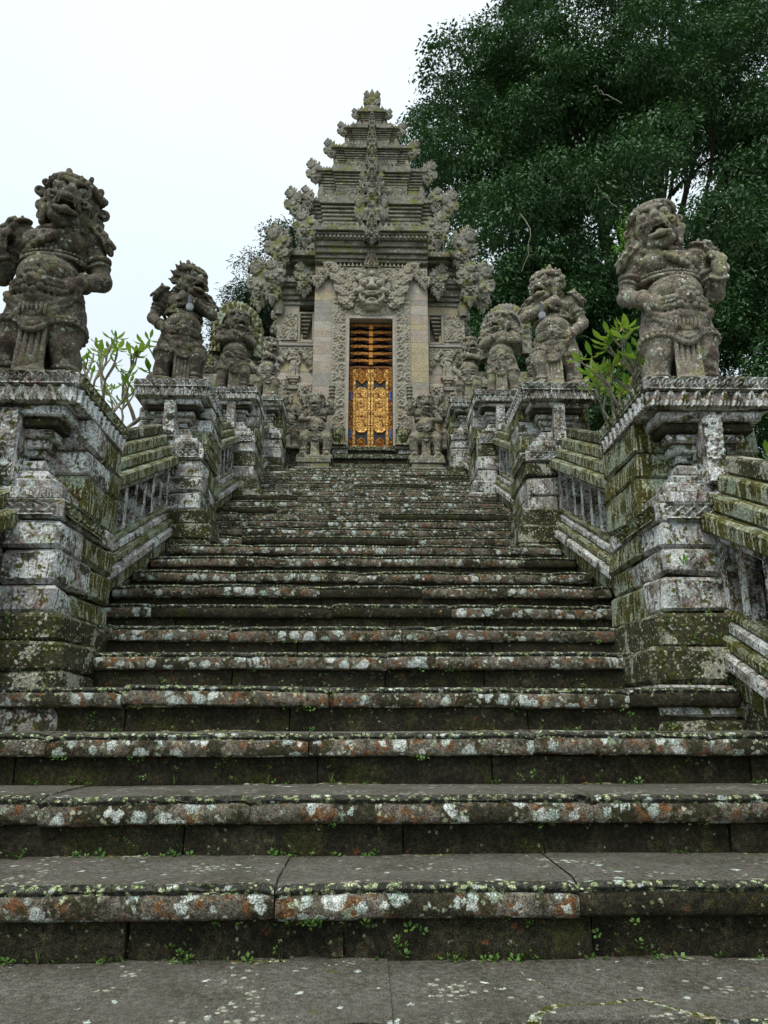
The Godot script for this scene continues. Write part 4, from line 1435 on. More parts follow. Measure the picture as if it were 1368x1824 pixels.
var pier_strips := {}

func frieze(parent: Node, width: float, h: float, kind: String, at: Vector3, turn: float, mat: Material, proud := 0.028) -> void:
	# a carved band laid on a face; x runs along the face from its left end
	var key := "%d %d %s %d" % [roundi(width * 100), roundi(h * 100), kind, roundi(proud * 1000)]
	if not pier_strips.has(key):
		pier_strips[key] = relief(width, h, h / 13.0, func(x: float, y: float) -> float: return 0.004 + proud * strip_height(x + width / 2, y, h, kind), null)
	put(parent, "carved_frieze", pier_strips[key], mat, at, Vector3(0, turn, 0))


func pier(index: int, s: float, zf: float, top: float, label: String) -> void:
	var t := thing("stone_pier", label, "pier", Vector3(s * 1.87, top - 1.94, -zf), 0.0, "stone piers along the staircase")
	# local: u away from the stair, z up the stair from the front, y from the top
	var y0 := 1.94
	var w := 0.88
	var b := func(called: String, u0: float, u1: float, ya: float, yb: float, za: float, zb: float, mat: Material, bev := 0.012, rough := 0.005, wob := 0.004) -> void:
		block(t, called, s * u0, s * u1, y0 + ya, y0 + yb, za, zb, mat, bev, rough, wob)
	# top slab in two carved bands
	b.call("top_slab", 0.0, w, -0.10, 0.0, 0.0, 1.0, any("pale"), 0.012, 0.004, 0.0)
	b.call("band_slab", 0.012, w - 0.012, -0.215, -0.102, 0.012, 0.99, any("pale"), 0.012, 0.004, 0.0)
	var fx := s * w / 2
	frieze(t, w - 0.04, 0.088, "scroll", Vector3(fx, y0 - 0.095, 0.0), 0.0, any("pale"), 0.03)
	frieze(t, w - 0.06, 0.1, "petal", Vector3(fx, y0 - 0.21, -0.012), 0.0, any("pale"), 0.04)
	frieze(t, 0.96, 0.088, "scroll", Vector3(0, y0 - 0.095, -0.5), -s * PI / 2, any("moss") if index != 1 else any("pale"), 0.02)
	frieze(t, 0.94, 0.1, "petal", Vector3(s * 0.012, y0 - 0.21, -0.5), -s * PI / 2, any("pale"), 0.03)
	# inverted steps of the pedestal
	b.call("corbel", 0.09, w - 0.09, -0.29, -0.216, 0.06, 0.4, any("pale"))
	for i in 4:
		var inset := 0.135 + 0.042 * i
		b.call("corbel", inset, w - inset, -0.353 - 0.06 * i, -0.292 - 0.06 * i, 0.09 + 0.042 * i, 0.4, any("pale") if i else any("damp"), 0.01, 0.005, 0.002)
	b.call("pedestal_core", 0.27, w - 0.27, -0.72, -0.53, 0.24, 0.4, any("damp"))
	b.call("roll_stone", 0.22, w - 0.22, -0.645, -0.565, 0.17, 0.4, any("pale"), 0.03, 0.006, 0.002)
	b.call("footing", 0.17, w - 0.17, -0.715, -0.65, 0.12, 0.4, any("pale"))
	b.call("footing", 0.10, w - 0.10, -0.79, -0.717, 0.07, 0.4, any("pale"))
	b.call("footing", 0.04, w - 0.04, -0.87, -0.792, 0.03, 0.4, any("pale"))
	frieze(t, w - 0.12, 0.07, "petal", Vector3(fx, y0 - 0.867, -0.03), 0.0, any("pale"), 0.022)
	# the pilaster between the corbels, with two rosettes
	b.call("pilaster", w * 0.5 - 0.075, w * 0.5 + 0.075, -0.735, -0.24, 0.045, 0.3, any("pale"), 0.01, 0.004, 0.0)
	if not pier_strips.has("rosettes"):
		pier_strips["rosettes"] = relief(0.13, 0.46, 0.008, func(x: float, y: float) -> float: return 0.003 + 0.022 * scrolls(x + 0.065, y, 0.115, 4), null)
	put(t, "rosette_panel", pier_strips["rosettes"], any("pale"), Vector3(fx, y0 - 0.72, -0.045))
	# plaited band
	b.call("band_stone", 0.0, w, -1.0, -0.873, 0.0, 0.42, any("pale"))
	b.call("band_stone", 0.0, w, -1.0, -0.873, 0.424, 1.0, any("pale"))
	frieze(t, w - 0.1, 0.1, "plait", Vector3(fx, y0 - 0.987, 0.002), 0.0, any("pale"), 0.026)
	frieze(t, 0.7, 0.1, "plait", Vector3(0, y0 - 0.987, -0.38), -s * PI / 2, any("moss"), 0.026)
	# upper body behind the pedestal
	var y := -0.217
	var c := 0
	while y > -0.86:
		var hgt := minf(rng.randf_range(0.15, 0.23), y + 0.872)
		if y - hgt < -0.8:
			hgt = y + 0.872
		var cut := 0.62 if c % 2 == 0 else 0.78
		b.call("stone_block", 0.0, w, y - hgt + 0.003, y, 0.31, cut - 0.002, any("moss") if rng.randf() < 0.6 else any("pale"), 0.018, 0.010, 0.008)
		b.call("stone_block", 0.0, w, y - hgt + 0.003, y, cut + 0.002, 1.0, any("moss"), 0.018, 0.010, 0.008)
		y -= hgt
		c += 1
	# lower wall in coursed blocks
	y = -1.003
	c = 0
	while y > -2.3:
		var hgt := rng.randf_range(0.17, 0.24)
		var out := 0.0
		if y < -1.5:
			out = 0.08
		if y < -1.72:
			out = 0.18
		var cut := rng.randf_range(0.3, 0.42) if c % 2 == 0 else rng.randf_range(0.55, 0.66)
		var mid := rng.randf_range(0.35, 0.62) * w
		var wet := y < -1.42
		b.call("stone_block", -out, mid - 0.002, y - hgt + 0.004, y, -out, cut, any("soaked") if (rng.randf() < 0.65 if wet else rng.randf() < 0.1) else any("pale"), 0.022, 0.013, 0.011)
		b.call("stone_block", mid + 0.002, w, y - hgt + 0.004, y, -out, cut, any("soaked") if wet or rng.randf() < 0.18 else any("pale"), 0.022, 0.013, 0.011)
		b.call("stone_block", -out * 0.7, w, y - hgt + 0.004, y, cut + 0.004, 1.02, any("moss") if not wet or rng.randf() < 0.4 else any("soaked"), 0.022, 0.013, 0.011)
		y -= hgt
		c += 1


func sloped(x0: float, x1: float, ya: float, yb: float, z0: float, z1: float, slope: float, bevel := 0.012) -> ArrayMesh:
	# a bar that climbs with the stair; heights are those at z0, its ends stand upright, its long edges are rounded off
	var m := Shape.new()
	var b := minf(bevel, minf(absf(x1 - x0), absf(yb - ya)) * 0.4)
	var xa := minf(x0, x1)
	var xb := maxf(x0, x1)
	var prof := [Vector2(xa + b, ya), Vector2(xb - b, ya), Vector2(xb, ya + b), Vector2(xb, yb - b), Vector2(xb - b, yb), Vector2(xa + b, yb), Vector2(xa, yb - b), Vector2(xa, ya + b)]
	var mid := P((xa + xb) / 2, (ya + yb) / 2 + slope * (z1 - z0) / 2, (z0 + z1) / 2)
	var near := []
	var far := []
	for p: Vector2 in prof:
		near.append(P(p.x, p.y, z0))
		far.append(P(p.x, p.y + slope * (z1 - z0), z1))
	m.face(near, mid)
	m.face(far, mid)
	for i in 8:
		var j := (i + 1) % 8
		m.face([near[i], near[j], far[j], far[i]], mid)
	return m.mesh()


func balustrade(s: float, z0: float, z1: float, label: String) -> void:
	var t := thing("balustrade", label, "balustrade", P(0, nosing_line(z0), z0), 0.0, "sloping balustrades between the piers")
	var m := RISE / RUN
	var l := z1 - z0
	var bar := func(called: String, ua: float, ub: float, ya: float, yb: float, mat: String, pieces: int, extra := 0.0) -> void:
		for i in pieces:
			var a := -extra + (l + extra) * i / pieces + 0.003
			var e := -extra + (l + extra) * (i + 1) / pieces - 0.003
			put(t, called, sloped(s * ua, s * ub, ya + m * a + rng.randf_range(-0.006, 0.006), yb + m * a, a, e, m, 0.018), any(mat))
	# plinth and the two projecting ledges at the foot
	bar.call("ledge_stone", 2.19, 2.75, -0.9, -0.09, "soaked", 3)
	bar.call("ledge_stone", 2.17, 2.75, -0.085, 0.07, "moss", 3)
	bar.call("ledge_stone", 2.11, 2.70, 0.075, 0.17, "pale", 4)
	bar.call("ledge_stone", 2.15, 2.70, 0.173, 0.25, "moss", 3)
	bar.call("ledge_stone", 2.20, 2.66, 0.253, 0.33, "pale", 2)
	bar.call("ledge_stone", 2.225, 2.64, 0.333, 0.39, "moss", 2)
	# opening with upright bars
	bar.call("frame_rail", 2.23, 2.58, 0.80, 0.875, "pale", 1)
	for e: float in [0.0, l - 0.12]:
		put(t, "frame_post", sloped(s * 2.235, s * 2.575, 0.385 + m * e, 0.80 + m * e, e, e + 0.12, m), any("pale"))
	var n := roundi(l / 0.3)
	for i in n:
		var a := lerpf(0.24, l - 0.24, float(i) / (n - 1)) - 0.04
		put(t, "baluster", sloped(s * 2.27, s * 2.36, 0.385 + m * a, 0.80 + m * a, a, a + 0.085, m, 0.01), any("pale"))
	put(t, "back_panel", sloped(s * 2.47, s * 2.55, 0.385 + m * 0.1, 0.80 + m * 0.1, 0.1, l - 0.1, m), any("damp"))
	# stepped coping
	bar.call("coping_stone", 2.14, 2.68, 0.878, 1.0, "moss", 3)
	bar.call("coping_stone", 2.22, 2.62, 1.003, 1.12, "moss", 3)
	bar.call("coping_stone", 2.30, 2.56, 1.123, 1.25, "moss", 3)
	bar.call("coping_stone", 2.37, 2.50, 1.253, 1.38, "soaked", 2)


# ---------------------------------------------------------------- the gate

const GY := 6.24
const GZ := 17.0
var ornament := {}


func gb(parent: Node, called: String, x0: float, x1: float, y0: float, y1: float, z0: float, z1: float, mat: Material, bevel := 0.012, rough := 0.004, wobble := 0.0) -> MeshInstance3D:
	return block(parent, called, x0, x1, y0 - GY, y1 - GY, z0 - GZ, z1 - GZ, mat, bevel, rough, wobble)


func gp(x: float, y: float, z: float) -> Vector3:
	return P(x, y - GY, z - GZ)


func layer(parent: Node, called: String, half: float, y0: float, y1: float, zf: float, zb: float, mat: Material, pieces := 1, bevel := 0.012) -> void:
	for i in pieces:
		var w := 2.0 * half / pieces
		gb(parent, called, -half + w * i + 0.002, -half + w * (i + 1) - 0.002, y0, y1, zf, zb, mat, bevel, 0.005, 0.003 if pieces > 1 else 0.0)


func leaf_row(parent: Node, x0: float, x1: float, y: float, z: float, h: float, mat: Material, turn := 0.0) -> void:
	# a row of little pointed leaves standing along a cornice
	var m := Shape.new()
	var n := maxi(2, roundi(absf(x1 - x0) / (h * 1.05)))
	for i in n:
		var w := (x1 - x0) / n
		var cx := x0 + w * (i + 0.5)
		var hh := h * (0.8 + 0.35 * hash2(i, n, 3))
		var a := Vector3(cx - w * 0.44, 0, 0.0)
		var b := Vector3(cx + w * 0.44, 0, 0.0)
		var top := Vector3(cx, hh, 0.0)
		var dz := Vector3(0, 0, -0.06)
		m.face([a, b, top], Vector3(cx, hh * 0.3, -0.03))
		m.face([a + dz, b + dz, top + dz], Vector3(cx, hh * 0.3, -0.03))
		m.face([a, top, top + dz, a + dz], Vector3(cx, hh * 0.2, -0.03))
		m.face([b, top, top + dz, b + dz], Vector3(cx, hh * 0.2, -0.03))
	put(parent, "leaf_row", m.mesh(), mat, gp(0, y, z), Vector3(0, turn, 0))


func dentil_row(parent: Node, half: float, y: float, h: float, zf: float, mat: Material) -> void:
	var m := Shape.new()
	var n := roundi(2.0 * half / (h * 1.5))
	for i in n:
		var x := -half + 2.0 * half * (i + 0.5) / n
		m.box(Vector3(x - h * 0.45, 0, -0.08), Vector3(x + h * 0.45, h, 0.03))
	put(parent, "dentil_row", m.mesh(), mat, gp(0, y, zf))


func antefix(parent: Node, x: float, y: float, z: float, w: float, h: float, s: float, turn: float, mat: Material, lean := 0.0) -> void:
	# a carved corner leaf; s = 1 leans to the right, -1 to the left
	var kind := "antefix_%d" % int(s)
	if not ornament.has(kind):
		var shape: Array = built["flame"]
		var v: PackedVector3Array = shape[0].duplicate()
		var idx: PackedInt32Array = shape[1].duplicate()
		if s < 0.0:
			for i in v.size():
				v[i].x = -v[i].x
			for i in range(0, idx.size(), 3):
				var k := idx[i]
				idx[i] = idx[i + 1]
				idx[i + 1] = k
		ornament[kind] = smooth_mesh(v, idx)
	var o := put(parent, "antefix", ornament[kind], mat, gp(x, y, z), Vector3(lean, turn, 0))
	o.scale = Vector3(w / 0.66, h / 0.86, (w / 0.6))


func crest(parent: Node, called: String, x: float, y: float, z: float, w: float, h: float, mat: Material, lean := 0.0, turn := 0.0) -> void:
	if not ornament.has("crest"):
		ornament["crest"] = relief(0.6, 0.8, 0.016, func(px: float, py: float) -> float: return crest_height(px, py, 0.6, 0.8, 5), null, true)
	var o := put(parent, called, ornament["crest"], mat, gp(x, y, z), Vector3(lean, turn, 0))
	o.scale = Vector3(w / 0.6, h / 0.8, w / 0.6 * 1.5)


func cluster(parent: Node, x: float, y: float, z: float, w: float, h: float, mat: Material) -> void:
	# a hanging carved block: a mask-like bunch of leaves at the edge of a cornice
	if not ornament.has("cluster"):
		ornament["cluster"] = fig_mesh("hanging")
	var o := put(parent, "carved_cluster", ornament["cluster"], mat, gp(x, y, z))
	o.scale = Vector3(w / 0.6, h / 0.7, w / 0.6 * 1.3)


func tier(gate: Node3D, y0: float, y1: float, y2: float, hb: float, hc: float, zf: float, depth: float, size: float, inner: float) -> void:
	# one storey: recessed body from y0 to y1, cornice stepping out from y1 to y2, carved leaves at its corners
	var t := part(gate, "tier")
	var zb := zf + depth
	var hh := y1 - y0
	layer(t, "body", hb, y0, y1, zf + 0.1, zb, any("tower"))
	# a bay that stands forward in the middle of the storey
	var bay := hb * 0.7
	layer(t, "bay", bay, y0 + 0.004, y1, zf + 0.02, zf + 0.5, any("tower"))
	layer(t, "moulding", hb + 0.05, y0, y0 + hh * 0.11, zf + 0.04, zb + 0.05, any("tower"))
	layer(t, "bay_moulding", bay + 0.03, y0 + 0.006, y0 + hh * 0.12, zf - 0.03, zf + 0.5, any("tower"))
	# fine lines that step out towards the cornice
	for i in 5:
		var ya := y0 + hh * (0.56 + 0.09 * i)
		var m: Material = any("tower")
		layer(t, "moulding", hb + 0.012 + 0.014 * i, ya, ya + hh * 0.055, zf + 0.085 - 0.012 * i, zb + 0.02, m)
		layer(t, "bay_moulding", bay + 0.012 + 0.014 * i, ya + 0.003, ya + hh * 0.055 + 0.003, zf + 0.008 - 0.014 * i, zf + 0.5, m)
	layer(t, "bay_cornice", bay + 0.1, y1 + 0.004, y2 + 0.025, zf - 0.1, zf + 0.5, any("tower"), 3)
	leaf_row(t, -bay - 0.08, bay + 0.08, y2 + 0.025, zf - 0.08, 0.09, any("tower"))
	for s: float in [-1.0, 1.0]:
		var panel := bay - 0.3
		if panel > 0.25:
			var key := "panel%d" % roundi(panel * 20)
			if not ornament.has(key):
				ornament[key] = relief(panel, 0.3, 0.02, func(px: float, py: float) -> float: return 0.005 + 0.05 * scrolls(px + 5.0, py, 0.14, 6), null)
			var o := put(t, "carved_panel", ornament[key], any("tower"), gp(s * (0.28 + panel / 2), y0 + hh * 0.14, zf + 0.018))
			o.scale.y = hh * 0.4 / 0.3
		# little turned post at the corner of the body
		var post := Shape.new()
		var pr := 0.11 * size + 0.03
		post.tube(PackedVector3Array([Vector3.ZERO, Vector3(0, hh * 0.12, 0), Vector3(0, hh * 0.3, 0), Vector3(0, hh * 0.5, 0), Vector3(0, hh * 0.6, 0)]), PackedFloat32Array([pr * 0.7, pr, pr * 1.15, pr * 0.8, pr * 0.5]), 8)
		put(t, "corner_post", post.mesh(), any("tower"), gp(s * (hb - 0.02), y0 + hh * 0.05, zf + 0.06))
	layer(t, "cornice", lerpf(hb, hc, 0.6), y1 + 0.003, lerpf(y1, y2, 0.4), zf + 0.0, zb + 0.07, any("tower"))
	layer(t, "cornice", hc, lerpf(y1, y2, 0.4) + 0.003, y2, zf - 0.05, zb + 0.14, any("tower"), 4)
	leaf_row(t, -hc, hc, y2, zf - 0.03, 0.075, any("tower"))
	# corner leaves: one facing out sideways, one facing the stair
	for s: float in [-1.0, 1.0]:
		var w := 0.62 * size
		antefix(t, s * (hc + 0.1 * size), y1 - 0.25 * size, zf + 0.12, w, 1.02 * size, s, s * 0.35, any("tower"))
		cluster(t, s * (hc + 0.04 * size), y1 - 0.52 * size, zf + 0.05, w * 0.75, 0.5 * size, any("tower"))
		if inner > 0.0:
			antefix(t, s * inner, y1 - 0.02, zf - 0.1, w * 0.68, 0.7 * size, s, 0.0, any("tower"), -0.12)
			cluster(t, s * inner, y1 - 0.42 * size, zf - 0.06, w * 0.66, 0.55 * size, any("tower"))
		antefix(t, s * (hc + 0.05), y1 - 0.1 * size, zb + 0.05, w, 0.9 * size, s, s * 1.2, any("tower"))


func door(gate: Node3D) -> void:
	var d := part(gate, "doorway")
	var z := 17.33
	# board behind and stone frame
	gb(d, "back_board", -0.56, 0.56, 7.12, 10.5, z + 0.1, z + 0.16, any("black_wood"), 0.004, 0.0)
	gb(d, "stone_frame", -0.60, -0.54, 7.12, 10.5, 16.96, 17.25, any("sand"), 0.006, 0.002)
	gb(d, "stone_frame", 0.54, 0.60, 7.12, 10.5, 16.96, 17.25, any("sand"), 0.006, 0.002)
	gb(d, "stone_frame", -0.60, 0.60, 10.503, 10.57, 16.96, 17.25, any("sand"), 0.006, 0.002)
	gb(d, "sill", -0.62, 0.62, 7.03, 7.115, 17.02, 17.5, any("lip"), 0.01)
	# gilded transom of stacked beams
	var transom := relief(1.06, 0.08, 0.01, func(px: float, py: float) -> float:
		var q := scrolls(px + 3.0, py, 0.075, 14)
		return -0.01 if q < 0.5 else 0.004 + 0.018 * q, null)
	for i in 6:
		var y := 9.37 + i * 0.187
		var fwd := 0.018 * i
		gb(d, "transom_beam", -0.535, 0.535, y + 0.085, y + 0.165, z - 0.06 - fwd, z + 0.1, any("gold_dark"), 0.008, 0.0)
		put(d, "gilded_strip", transom, any("gold"), gp(0, y + 0.085, z - 0.061 - fwd))
		gb(d, "transom_board", -0.53, 0.53, y - 0.01, y + 0.08, z + 0.05 - fwd, z + 0.1, any("black_wood"), 0.004, 0.0)
		for s: float in [-1.0, 1.0]:
			for q in 3:
				gb(d, "bracket", s * (0.07 + 0.05 * q), s * (0.12 + 0.05 * q), y + 0.03 + 0.016 * q, y + 0.083, z - 0.05 - fwd, z + 0.05, any("black_wood"), 0.004, 0.0)
				gb(d, "bracket", s * (0.36 + 0.055 * q), s * (0.41 + 0.055 * q), y + 0.056 - 0.016 * q, y + 0.083, z - 0.05 - fwd, z + 0.05, any("black_wood"), 0.004, 0.0)
		gb(d, "centre_block", -0.06, 0.06, y + 0.0, y + 0.165, z - 0.085 - fwd, z + 0.1, any("gold"), 0.012, 0.0)
	gb(d, "lintel", -0.535, 0.535, 9.30, 9.36, z - 0.04, z + 0.1, any("gold_dark"), 0.008, 0.0)
	var knot := func(w: float, h: float, s: float, sd: int) -> ArrayMesh:
		return relief(w, h, 0.011, func(px: float, py: float) -> float:
			var q := scrolls(px + 3.0, py, s, sd)
			return -0.01 if q < 0.42 else 0.006 + 0.022 * q, null)
	var octo := func(w: float, h: float, cut: float, s: float, sd: int) -> ArrayMesh:
		return relief(w, h, 0.011, func(px: float, py: float) -> float:
			var ex := w / 2 - absf(px)
			var ey := minf(py, h - py)
			if ex + ey < cut or ex < 0.004 or ey < 0.004:
				return -0.01
			if minf(minf(ex, ey), (ex + ey - cut) * 0.7) < 0.03:
				return 0.034
			var q := scrolls(px + 3.0, py, s, sd)
			return -0.01 if q < 0.42 else 0.006 + 0.026 * q, null)
	var tall: ArrayMesh = octo.call(0.30, 1.2, 0.085, 0.085, 5)
	var arch: ArrayMesh = octo.call(0.22, 0.32, 0.09, 0.08, 7)
	var stile: ArrayMesh = knot.call(0.065, 2.15, 0.07, 3)
	var jamb: ArrayMesh = knot.call(0.085, 2.2, 0.075, 4)
	var head_panel: ArrayMesh = knot.call(0.43, 0.34, 0.1, 9)
	for s: float in [-1.0, 1.0]:
		var leaf := part(d, "door_leaf")
		gb(leaf, "door_board", s * 0.008, s * 0.43, 7.125, 9.30, z, z + 0.06, any("black_wood"), 0.006, 0.0)
		gb(leaf, "panel_ground", s * 0.08, s * 0.37, 7.62, 8.74, z - 0.005, z, any("gold_dark"), 0.002, 0.0)
		put(leaf, "gilded_panel", tall, any("gold_bright"), gp(s * 0.225, 7.58, z - 0.006))
		gb(leaf, "panel_ground", s * 0.13, s * 0.32, 7.15, 7.42, z - 0.005, z, any("gold_dark"), 0.002, 0.0)
		put(leaf, "gilded_panel", arch, any("gold"), gp(s * 0.225, 7.13, z - 0.006))
		put(leaf, "gilded_panel", arch, any("gold"), gp(s * 0.225, 8.88, z - 0.001))
		gb(leaf, "panel_ground", s * 0.012, s * 0.426, 9.02, 9.298, z - 0.004, z, any("gold_dark"), 0.002, 0.0)
		put(leaf, "gilded_panel", head_panel, any("gold"), gp(s * 0.225, 8.97, z - 0.005))
		for x: float in [0.04, 0.405]:
			gb(leaf, "stile_board", s * (x - 0.033), s * (x + 0.02), 7.128, 9.297, z - 0.012, z, any("gold"), 0.002, 0.0)
		put(leaf, "gilded_stile", stile, any("gold_bright"), gp(s * 0.04, 7.13, z - 0.013))
		put(leaf, "gilded_stile", stile, any("gold_bright"), gp(s * 0.405, 7.13, z - 0.013))
		for y: float in [7.13, 9.06]:
			gb(leaf, "gilded_corner", s * 0.08, s * 0.12, y, y + 0.13, z - 0.02, z, any("gold_bright"), 0.01, 0.0)
			gb(leaf, "gilded_corner", s * 0.33, s * 0.37, y, y + 0.13, z - 0.02, z, any("gold_bright"), 0.01, 0.0)
		var j := part(d, "door_jamb")
		gb(j, "jamb_board", s * 0.435, s * 0.535, 7.125, 9.30, z - 0.03, z + 0.06, any("gold_dark"), 0.006, 0.0)
		put(j, "gilded_strip", jamb, any("gold"), gp(s * 0.487, 7.12, z - 0.031))
		for y: float in [7.42, 8.42]:
			gb(j, "blue_strip", s * 0.455, s * 0.50, y, y + 0.24, z - 0.066, z - 0.03, any("blue_paint"), 0.008, 0.0)
		put(d, "ring_handle", torus_mesh(0.035, 0.008), any("gold_bright"), gp(s * 0.045, 8.15, z - 0.045), Vector3(PI / 2, 0, 0))


func torus_mesh(r: float, thick: float) -> TorusMesh:
	var m := TorusMesh.new()
	m.inner_radius = r - thick
	m.outer_radius = r + thick
	m.rings = 16
	m.ring_segments = 8
	return m


func wing(gate: Node3D, s: float) -> void:
	var t := part(gate, "gate_wing")
	var g := func(called: String, x0: float, x1: float, ya: float, yb: float, z0: float, z1: float, mat: Material, bev := 0.008, rough := 0.003, wob := 0.0) -> void:
		gb(t, called, s * x0, s * x1, ya, yb, z0, z1, mat, bev, rough, wob)
	# coursed wall
	var y := 6.2
	var c := 0
	while y < 11.05:
		var h := minf(rng.randf_range(0.24, 0.34), 11.1 - y)
		if 11.1 - y - h < 0.1:
			h = 11.1 - y
		var cut := 1.8 if c % 2 == 0 else 2.02
		var kind: String = ["sand", "sand_warm", "sand_rose", "sand"][rng.randi() % 4] if y > 7.4 else "tower"
		var hole := y + h > 10.15 and y < 10.78
		if hole:
			g.call("wall_stone", 1.84, 2.36, y + 0.002, y + h, 17.4, 19.4, any(kind))
		else:
			g.call("wall_stone", 1.43, cut - 0.002, y + 0.002, y + h, 17.4, 19.4, any(kind))
			g.call("wall_stone", cut + 0.002, 2.36, y + 0.002, y + h, 17.4, 19.4, any(kind))
		y += h
		c += 1
	g.call("niche_back", 1.43, 1.84, 10.0, 10.9, 17.75, 19.3, any("sand_rose"))
	# niche with stepped louvres
	g.call("niche_frame", 1.44, 1.50, 10.08, 10.84, 17.36, 17.7, any("carved"))
	g.call("niche_frame", 1.80, 1.86, 10.08, 10.84, 17.36, 17.7, any("carved"))
	g.call("niche_frame", 1.44, 1.86, 10.842, 10.90, 17.36, 17.7, any("carved"))
	g.call("niche_frame", 1.44, 1.86, 10.02, 10.078, 17.36, 17.7, any("carved"))
	for i in 6:
		g.call("niche_slat", 1.52 + 0.028 * i, 1.798, 10.76 - 0.085 * i, 10.81 - 0.085 * i, 17.4 + 0.045 * i, 17.74, any("carved"), 0.006, 0.002)
	g.call("niche_post", 1.74, 1.80, 10.08, 10.3, 17.42, 17.74, any("carved"))
	# carved panel beside it
	if not ornament.has("wing_panel"):
		ornament["wing_panel"] = relief(0.52, 0.72, 0.018, func(px: float, py: float) -> float: return 0.01 + 0.06 * scrolls(px + 4.0, py, 0.21, 12), null)
		ornament["step_leaf"] = relief(0.4, 0.62, 0.016, func(px: float, py: float) -> float:
			var e := 0.4 - floorf(py / 0.155) * 0.1
			var dx := px + 0.2
			var q := 0.4 - dx
			return -0.01 if (0.4 - dx) > 0.4 - floorf((0.62 - py) / 0.155) * 0.1 + 0.02 * sin(py * 60.0) else 0.02 + 0.055 * scrolls(q + 2.0, py, 0.14, 15), null)
		ornament["step_leaf_other"] = relief(0.4, 0.62, 0.016, func(px: float, py: float) -> float:
			var dx := px + 0.2
			return -0.01 if dx > 0.4 - floorf((0.62 - py) / 0.155) * 0.1 + 0.02 * sin(py * 60.0) else 0.02 + 0.055 * scrolls(dx + 2.0, py, 0.14, 15), null)
	put(t, "carved_panel", ornament["wing_panel"], any("carved"), gp(s * 2.13, 10.1, 17.398))
	g.call("string_course", 1.43, 2.42, 9.93, 10.0, 17.34, 17.5, any("sand_grey"))
	g.call("string_course", 1.43, 2.40, 9.86, 9.925, 17.37, 17.5, any("carved"))
	# small standing figure on a bracket within a plain panel, stepped leaves in the corners
	var a := put(t, "relief_figure", fig_mesh("left_four"), any("carved"), gp(s * 1.93, 9.06, 17.36))
	a.scale = Vector3(0.42 * s, 0.42, 0.25)
	g.call("bracket", 1.79, 2.07, 9.0, 9.06, 17.28, 17.42, any("carved"))
	g.call("bracket", 1.83, 2.03, 8.93, 8.998, 17.31, 17.42, any("carved"))
	g.call("bracket", 1.88, 1.98, 8.86, 8.928, 17.34, 17.42, any("carved"))
	for q: float in [0.0, 1.0]:
		var mesh: String = "step_leaf" if (q > 0.5) == (s > 0.0) else "step_leaf_other"
		var x := 1.63 + 0.56 * q
		var o := put(t, "corner_leaf", ornament[mesh], any("carved"), gp(s * x, 9.24, 17.39))
		o.scale.z = 1.2
	g.call("string_course", 1.43, 2.40, 8.74, 8.84, 17.33, 17.5, any("sand_grey"))
	cluster(t, s * 1.62, 8.3, 17.3, 0.42, 0.62, any("carved"))
	cluster(t, s * 2.28, 8.45, 17.3, 0.42, 0.62, any("carved"))
	# guardian in relief at the foot, over scrolls
	var r := put(t, "relief_figure", fig_mesh("left_one_small"), any("figure_pale"), gp(s * 2.02, 7.1, 17.3))
	r.scale = Vector3(0.92 * s, 0.86, 0.6)
	if not ornament.has("foot_scrolls"):
		ornament["foot_scrolls"] = relief(0.95, 1.0, 0.02, func(px: float, py: float) -> float: return 0.01 + 0.12 * scrolls(px + 4.0, py, 0.26, 19), null)
	put(t, "carved_panel", ornament["foot_scrolls"], any("tower"), gp(s * 1.9, 6.22, 17.38))
	# cornice of the wing
	var co := part(gate, "wing_cornice")
	var k := func(x1: float, ya: float, yb: float, zf: float, mat: Material) -> void:
		gb(co, "cornice", s * 1.42, s * x1, ya, yb, zf, 19.5, mat, 0.01, 0.004)
	k.call(2.38, 11.102, 11.17, 17.36, any("tower"))
	k.call(2.34, 11.173, 11.24, 17.39, any("tower"))
	k.call(2.36, 11.243, 11.36, 17.34, any("tower"))
	k.call(2.40, 11.363, 11.55, 17.30, any("tower"))
	k.call(2.50, 11.553, 11.63, 17.2, any("tower"))
	k.call(2.56, 11.633, 11.74, 17.14, any("tower"))
	leaf_row(co, minf(s * 1.45, s * 2.5), maxf(s * 1.45, s * 2.5), 11.74, 17.17, 0.1, any("tower"))
	antefix(co, s * 2.78, 11.25, 17.3, 0.72, 1.05, s, s * 0.3, any("tower"))
	antefix(co, s * 2.45, 11.5, 17.1, 0.5, 0.72, s, 0.0, any("tower"), -0.1)
	cluster(co, s * 2.52, 10.95, 17.2, 0.55, 0.72, any("tower"))
	cluster(co, s * 2.86, 10.85, 17.35, 0.5, 0.7, any("tower"))
	antefix(co, s * 1.72, 11.5, 17.08, 0.42, 0.62, s, 0.0, any("tower"), -0.1)
	cluster(co, s * 1.7, 11.12, 17.12, 0.42, 0.55, any("tower"))
	antefix(co, s * 2.6, 11.3, 19.4, 0.7, 1.0, s, s * 1.2, any("tower"))
	var post := Shape.new()
	post.tube(PackedVector3Array([Vector3.ZERO, Vector3(0, 0.1, 0), Vector3(0, 0.22, 0), Vector3(0, 0.36, 0), Vector3(0, 0.42, 0)]), PackedFloat32Array([0.09, 0.14, 0.15, 0.12, 0.08]), 10)
	put(co, "corner_post", post.mesh(), any("tower"), gp(s * 2.36, 10.78, 17.32))


